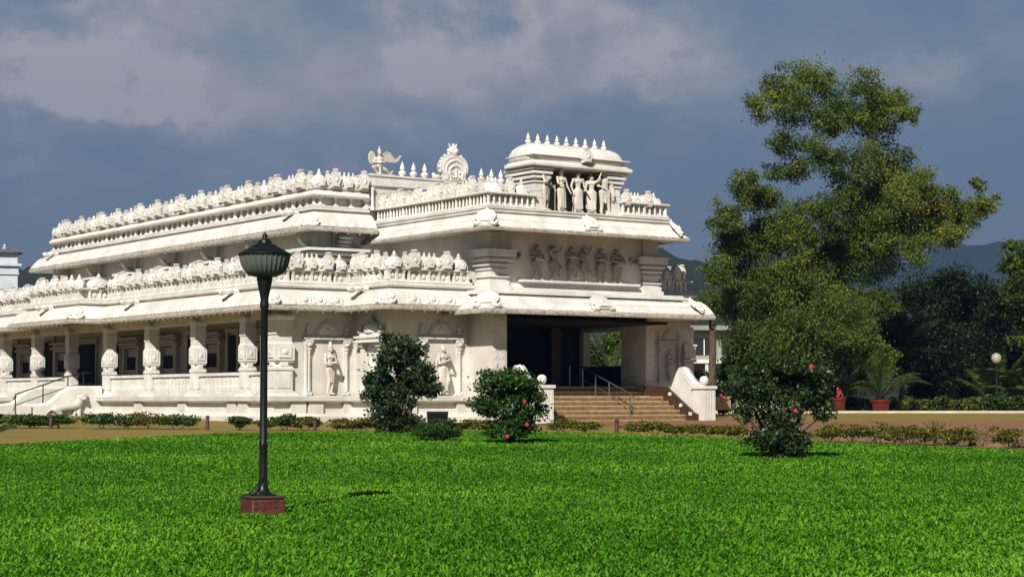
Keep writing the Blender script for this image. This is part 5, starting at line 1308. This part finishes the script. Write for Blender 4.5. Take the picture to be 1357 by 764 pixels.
for px,py,rx,ry,am in ((420,60,330,110,.20),(760,40,260,110,.18),(120,90,260,110,.12),(350,170,260,90,.14),(1180,60,220,90,.14),(150,15,80,26,1.05),(40,85,100,26,.85),(110,125,90,24,.9),(215,150,50,24,1.0),(330,70,120,60,.3),(560,75,60,40,1.15),(640,45,80,36,.9),(720,30,100,40,.5),(500,30,60,40,.4),(870,105,45,38,.75),(800,90,70,50,.4),(430,190,50,35,.45),(300,120,120,50,.35),(700,120,160,50,.35),(1240,95,60,30,.5),(1150,100,60,40,.25),(950,80,50,60,.3),(-150,60,150,60,.7),(1500,80,160,60,.5),(10,215,40,25,.35)):
    dv=dirof(px,py); s=nt.nodes.new('ShaderNodeVectorMath'); s.operation='SUBTRACT'; L(addv.outputs[0],s.inputs[0]); s.inputs[1].default_value=dv
    k=nt.nodes.new('ShaderNodeVectorMath'); k.operation='MULTIPLY'; L(s.outputs[0],k.inputs[0]); k.inputs[1].default_value=(2500/rx,2500/rx,2500/ry)
    ln=nt.nodes.new('ShaderNodeVectorMath'); ln.operation='LENGTH'; L(k.outputs[0],ln.inputs[0])
    e=mathn('EXPONENT',mathn('MULTIPLY',mathn('MULTIPLY',ln.outputs['Value'],ln.outputs['Value']),-.8)); e=mathn('MULTIPLY',e,am)
    tot=e if tot is None else mathn('ADD',tot,e)
n2=N(nt,'ShaderNodeTexNoise',Scale=14.0,Detail=8.0,Roughness=.55); L(mp.outputs[0],n2.inputs['Vector'])
cl=mathn('MULTIPLY',tot,mathn('ADD',mathn('MULTIPLY',n2.outputs['Fac'],2.2),-.28)); 
clamp=nt.nodes.new('ShaderNodeClamp'); L(cl,clamp.inputs[0])
# base: clear-sky colour veiled by dull slate overcast that thins upwards
sep=nt.nodes.new('ShaderNodeSeparateXYZ'); L(tc.outputs['Generated'],sep.inputs[0])
veil=nt.nodes.new('ShaderNodeMapRange'); veil.inputs[1].default_value=.07; veil.inputs[2].default_value=.21; veil.inputs[3].default_value=.96; veil.inputs[4].default_value=.5; L(sep.outputs[2],veil.inputs[0])
skt=nt.nodes.new('ShaderNodeMix'); skt.data_type='RGBA'; skt.blend_type='MULTIPLY'; skt.inputs['Factor'].default_value=1; L(sky.outputs[0],skt.inputs['A']); skt.inputs['B'].default_value=(.25,.42,.48,1)
SK=10.0
def emis(c,f=1.0): x=lin(c); return (x[0]*SK*f,x[1]*SK*f,x[2]*SK*f,1)
m1=nt.nodes.new('ShaderNodeMix'); m1.data_type='RGBA'; L(veil.outputs[0],m1.inputs['Factor']); L(skt.outputs['Result'],m1.inputs['A']); m1.inputs['B'].default_value=emis((118,127,137))
m2=nt.nodes.new('ShaderNodeMix'); m2.data_type='RGBA'; L(clamp.outputs[0],m2.inputs['Factor']); L(m1.outputs['Result'],m2.inputs['A']); m2.inputs['B'].default_value=emis((174,169,170))
up=nt.nodes.new('ShaderNodeMapRange'); up.inputs[1].default_value=.24; up.inputs[2].default_value=.5; up.inputs[3].default_value=1; up.inputs[4].default_value=.28; L(sep.outputs[2],up.inputs[0])  # unseen upper sky dimmed to weaken the ambient fill
m3=nt.nodes.new('ShaderNodeVectorMath'); m3.operation='SCALE'; L(m2.outputs['Result'],m3.inputs[0]); L(up.outputs[0],m3.inputs['Scale']); L(m3.outputs[0],bg.inputs['Color'])

cam=bpy.data.cameras.new('camera'); cam.sensor_width=36; cam.lens=36*2500/1357; cam.clip_end=9000; cam.clip_start=.1
co=bpy.data.objects.new('camera',cam); COL.objects.link(co); co.location=(0,0,1.6); co.rotation_euler=(PI/2+math.atan(148/2500),0,0)
scene.camera=co
scene.render.engine='CYCLES'
vs_=scene.view_settings; vs_.view_transform='Standard'; vs_.look='None'; vs_.exposure=0.2; vs_.gamma=1
scene.cycles.max_bounces=6; scene.cycles.diffuse_bounces=1; scene.cycles.transparent_max_bounces=4; scene.cycles.volume_bounces=0
scene.cycles.use_denoising=True
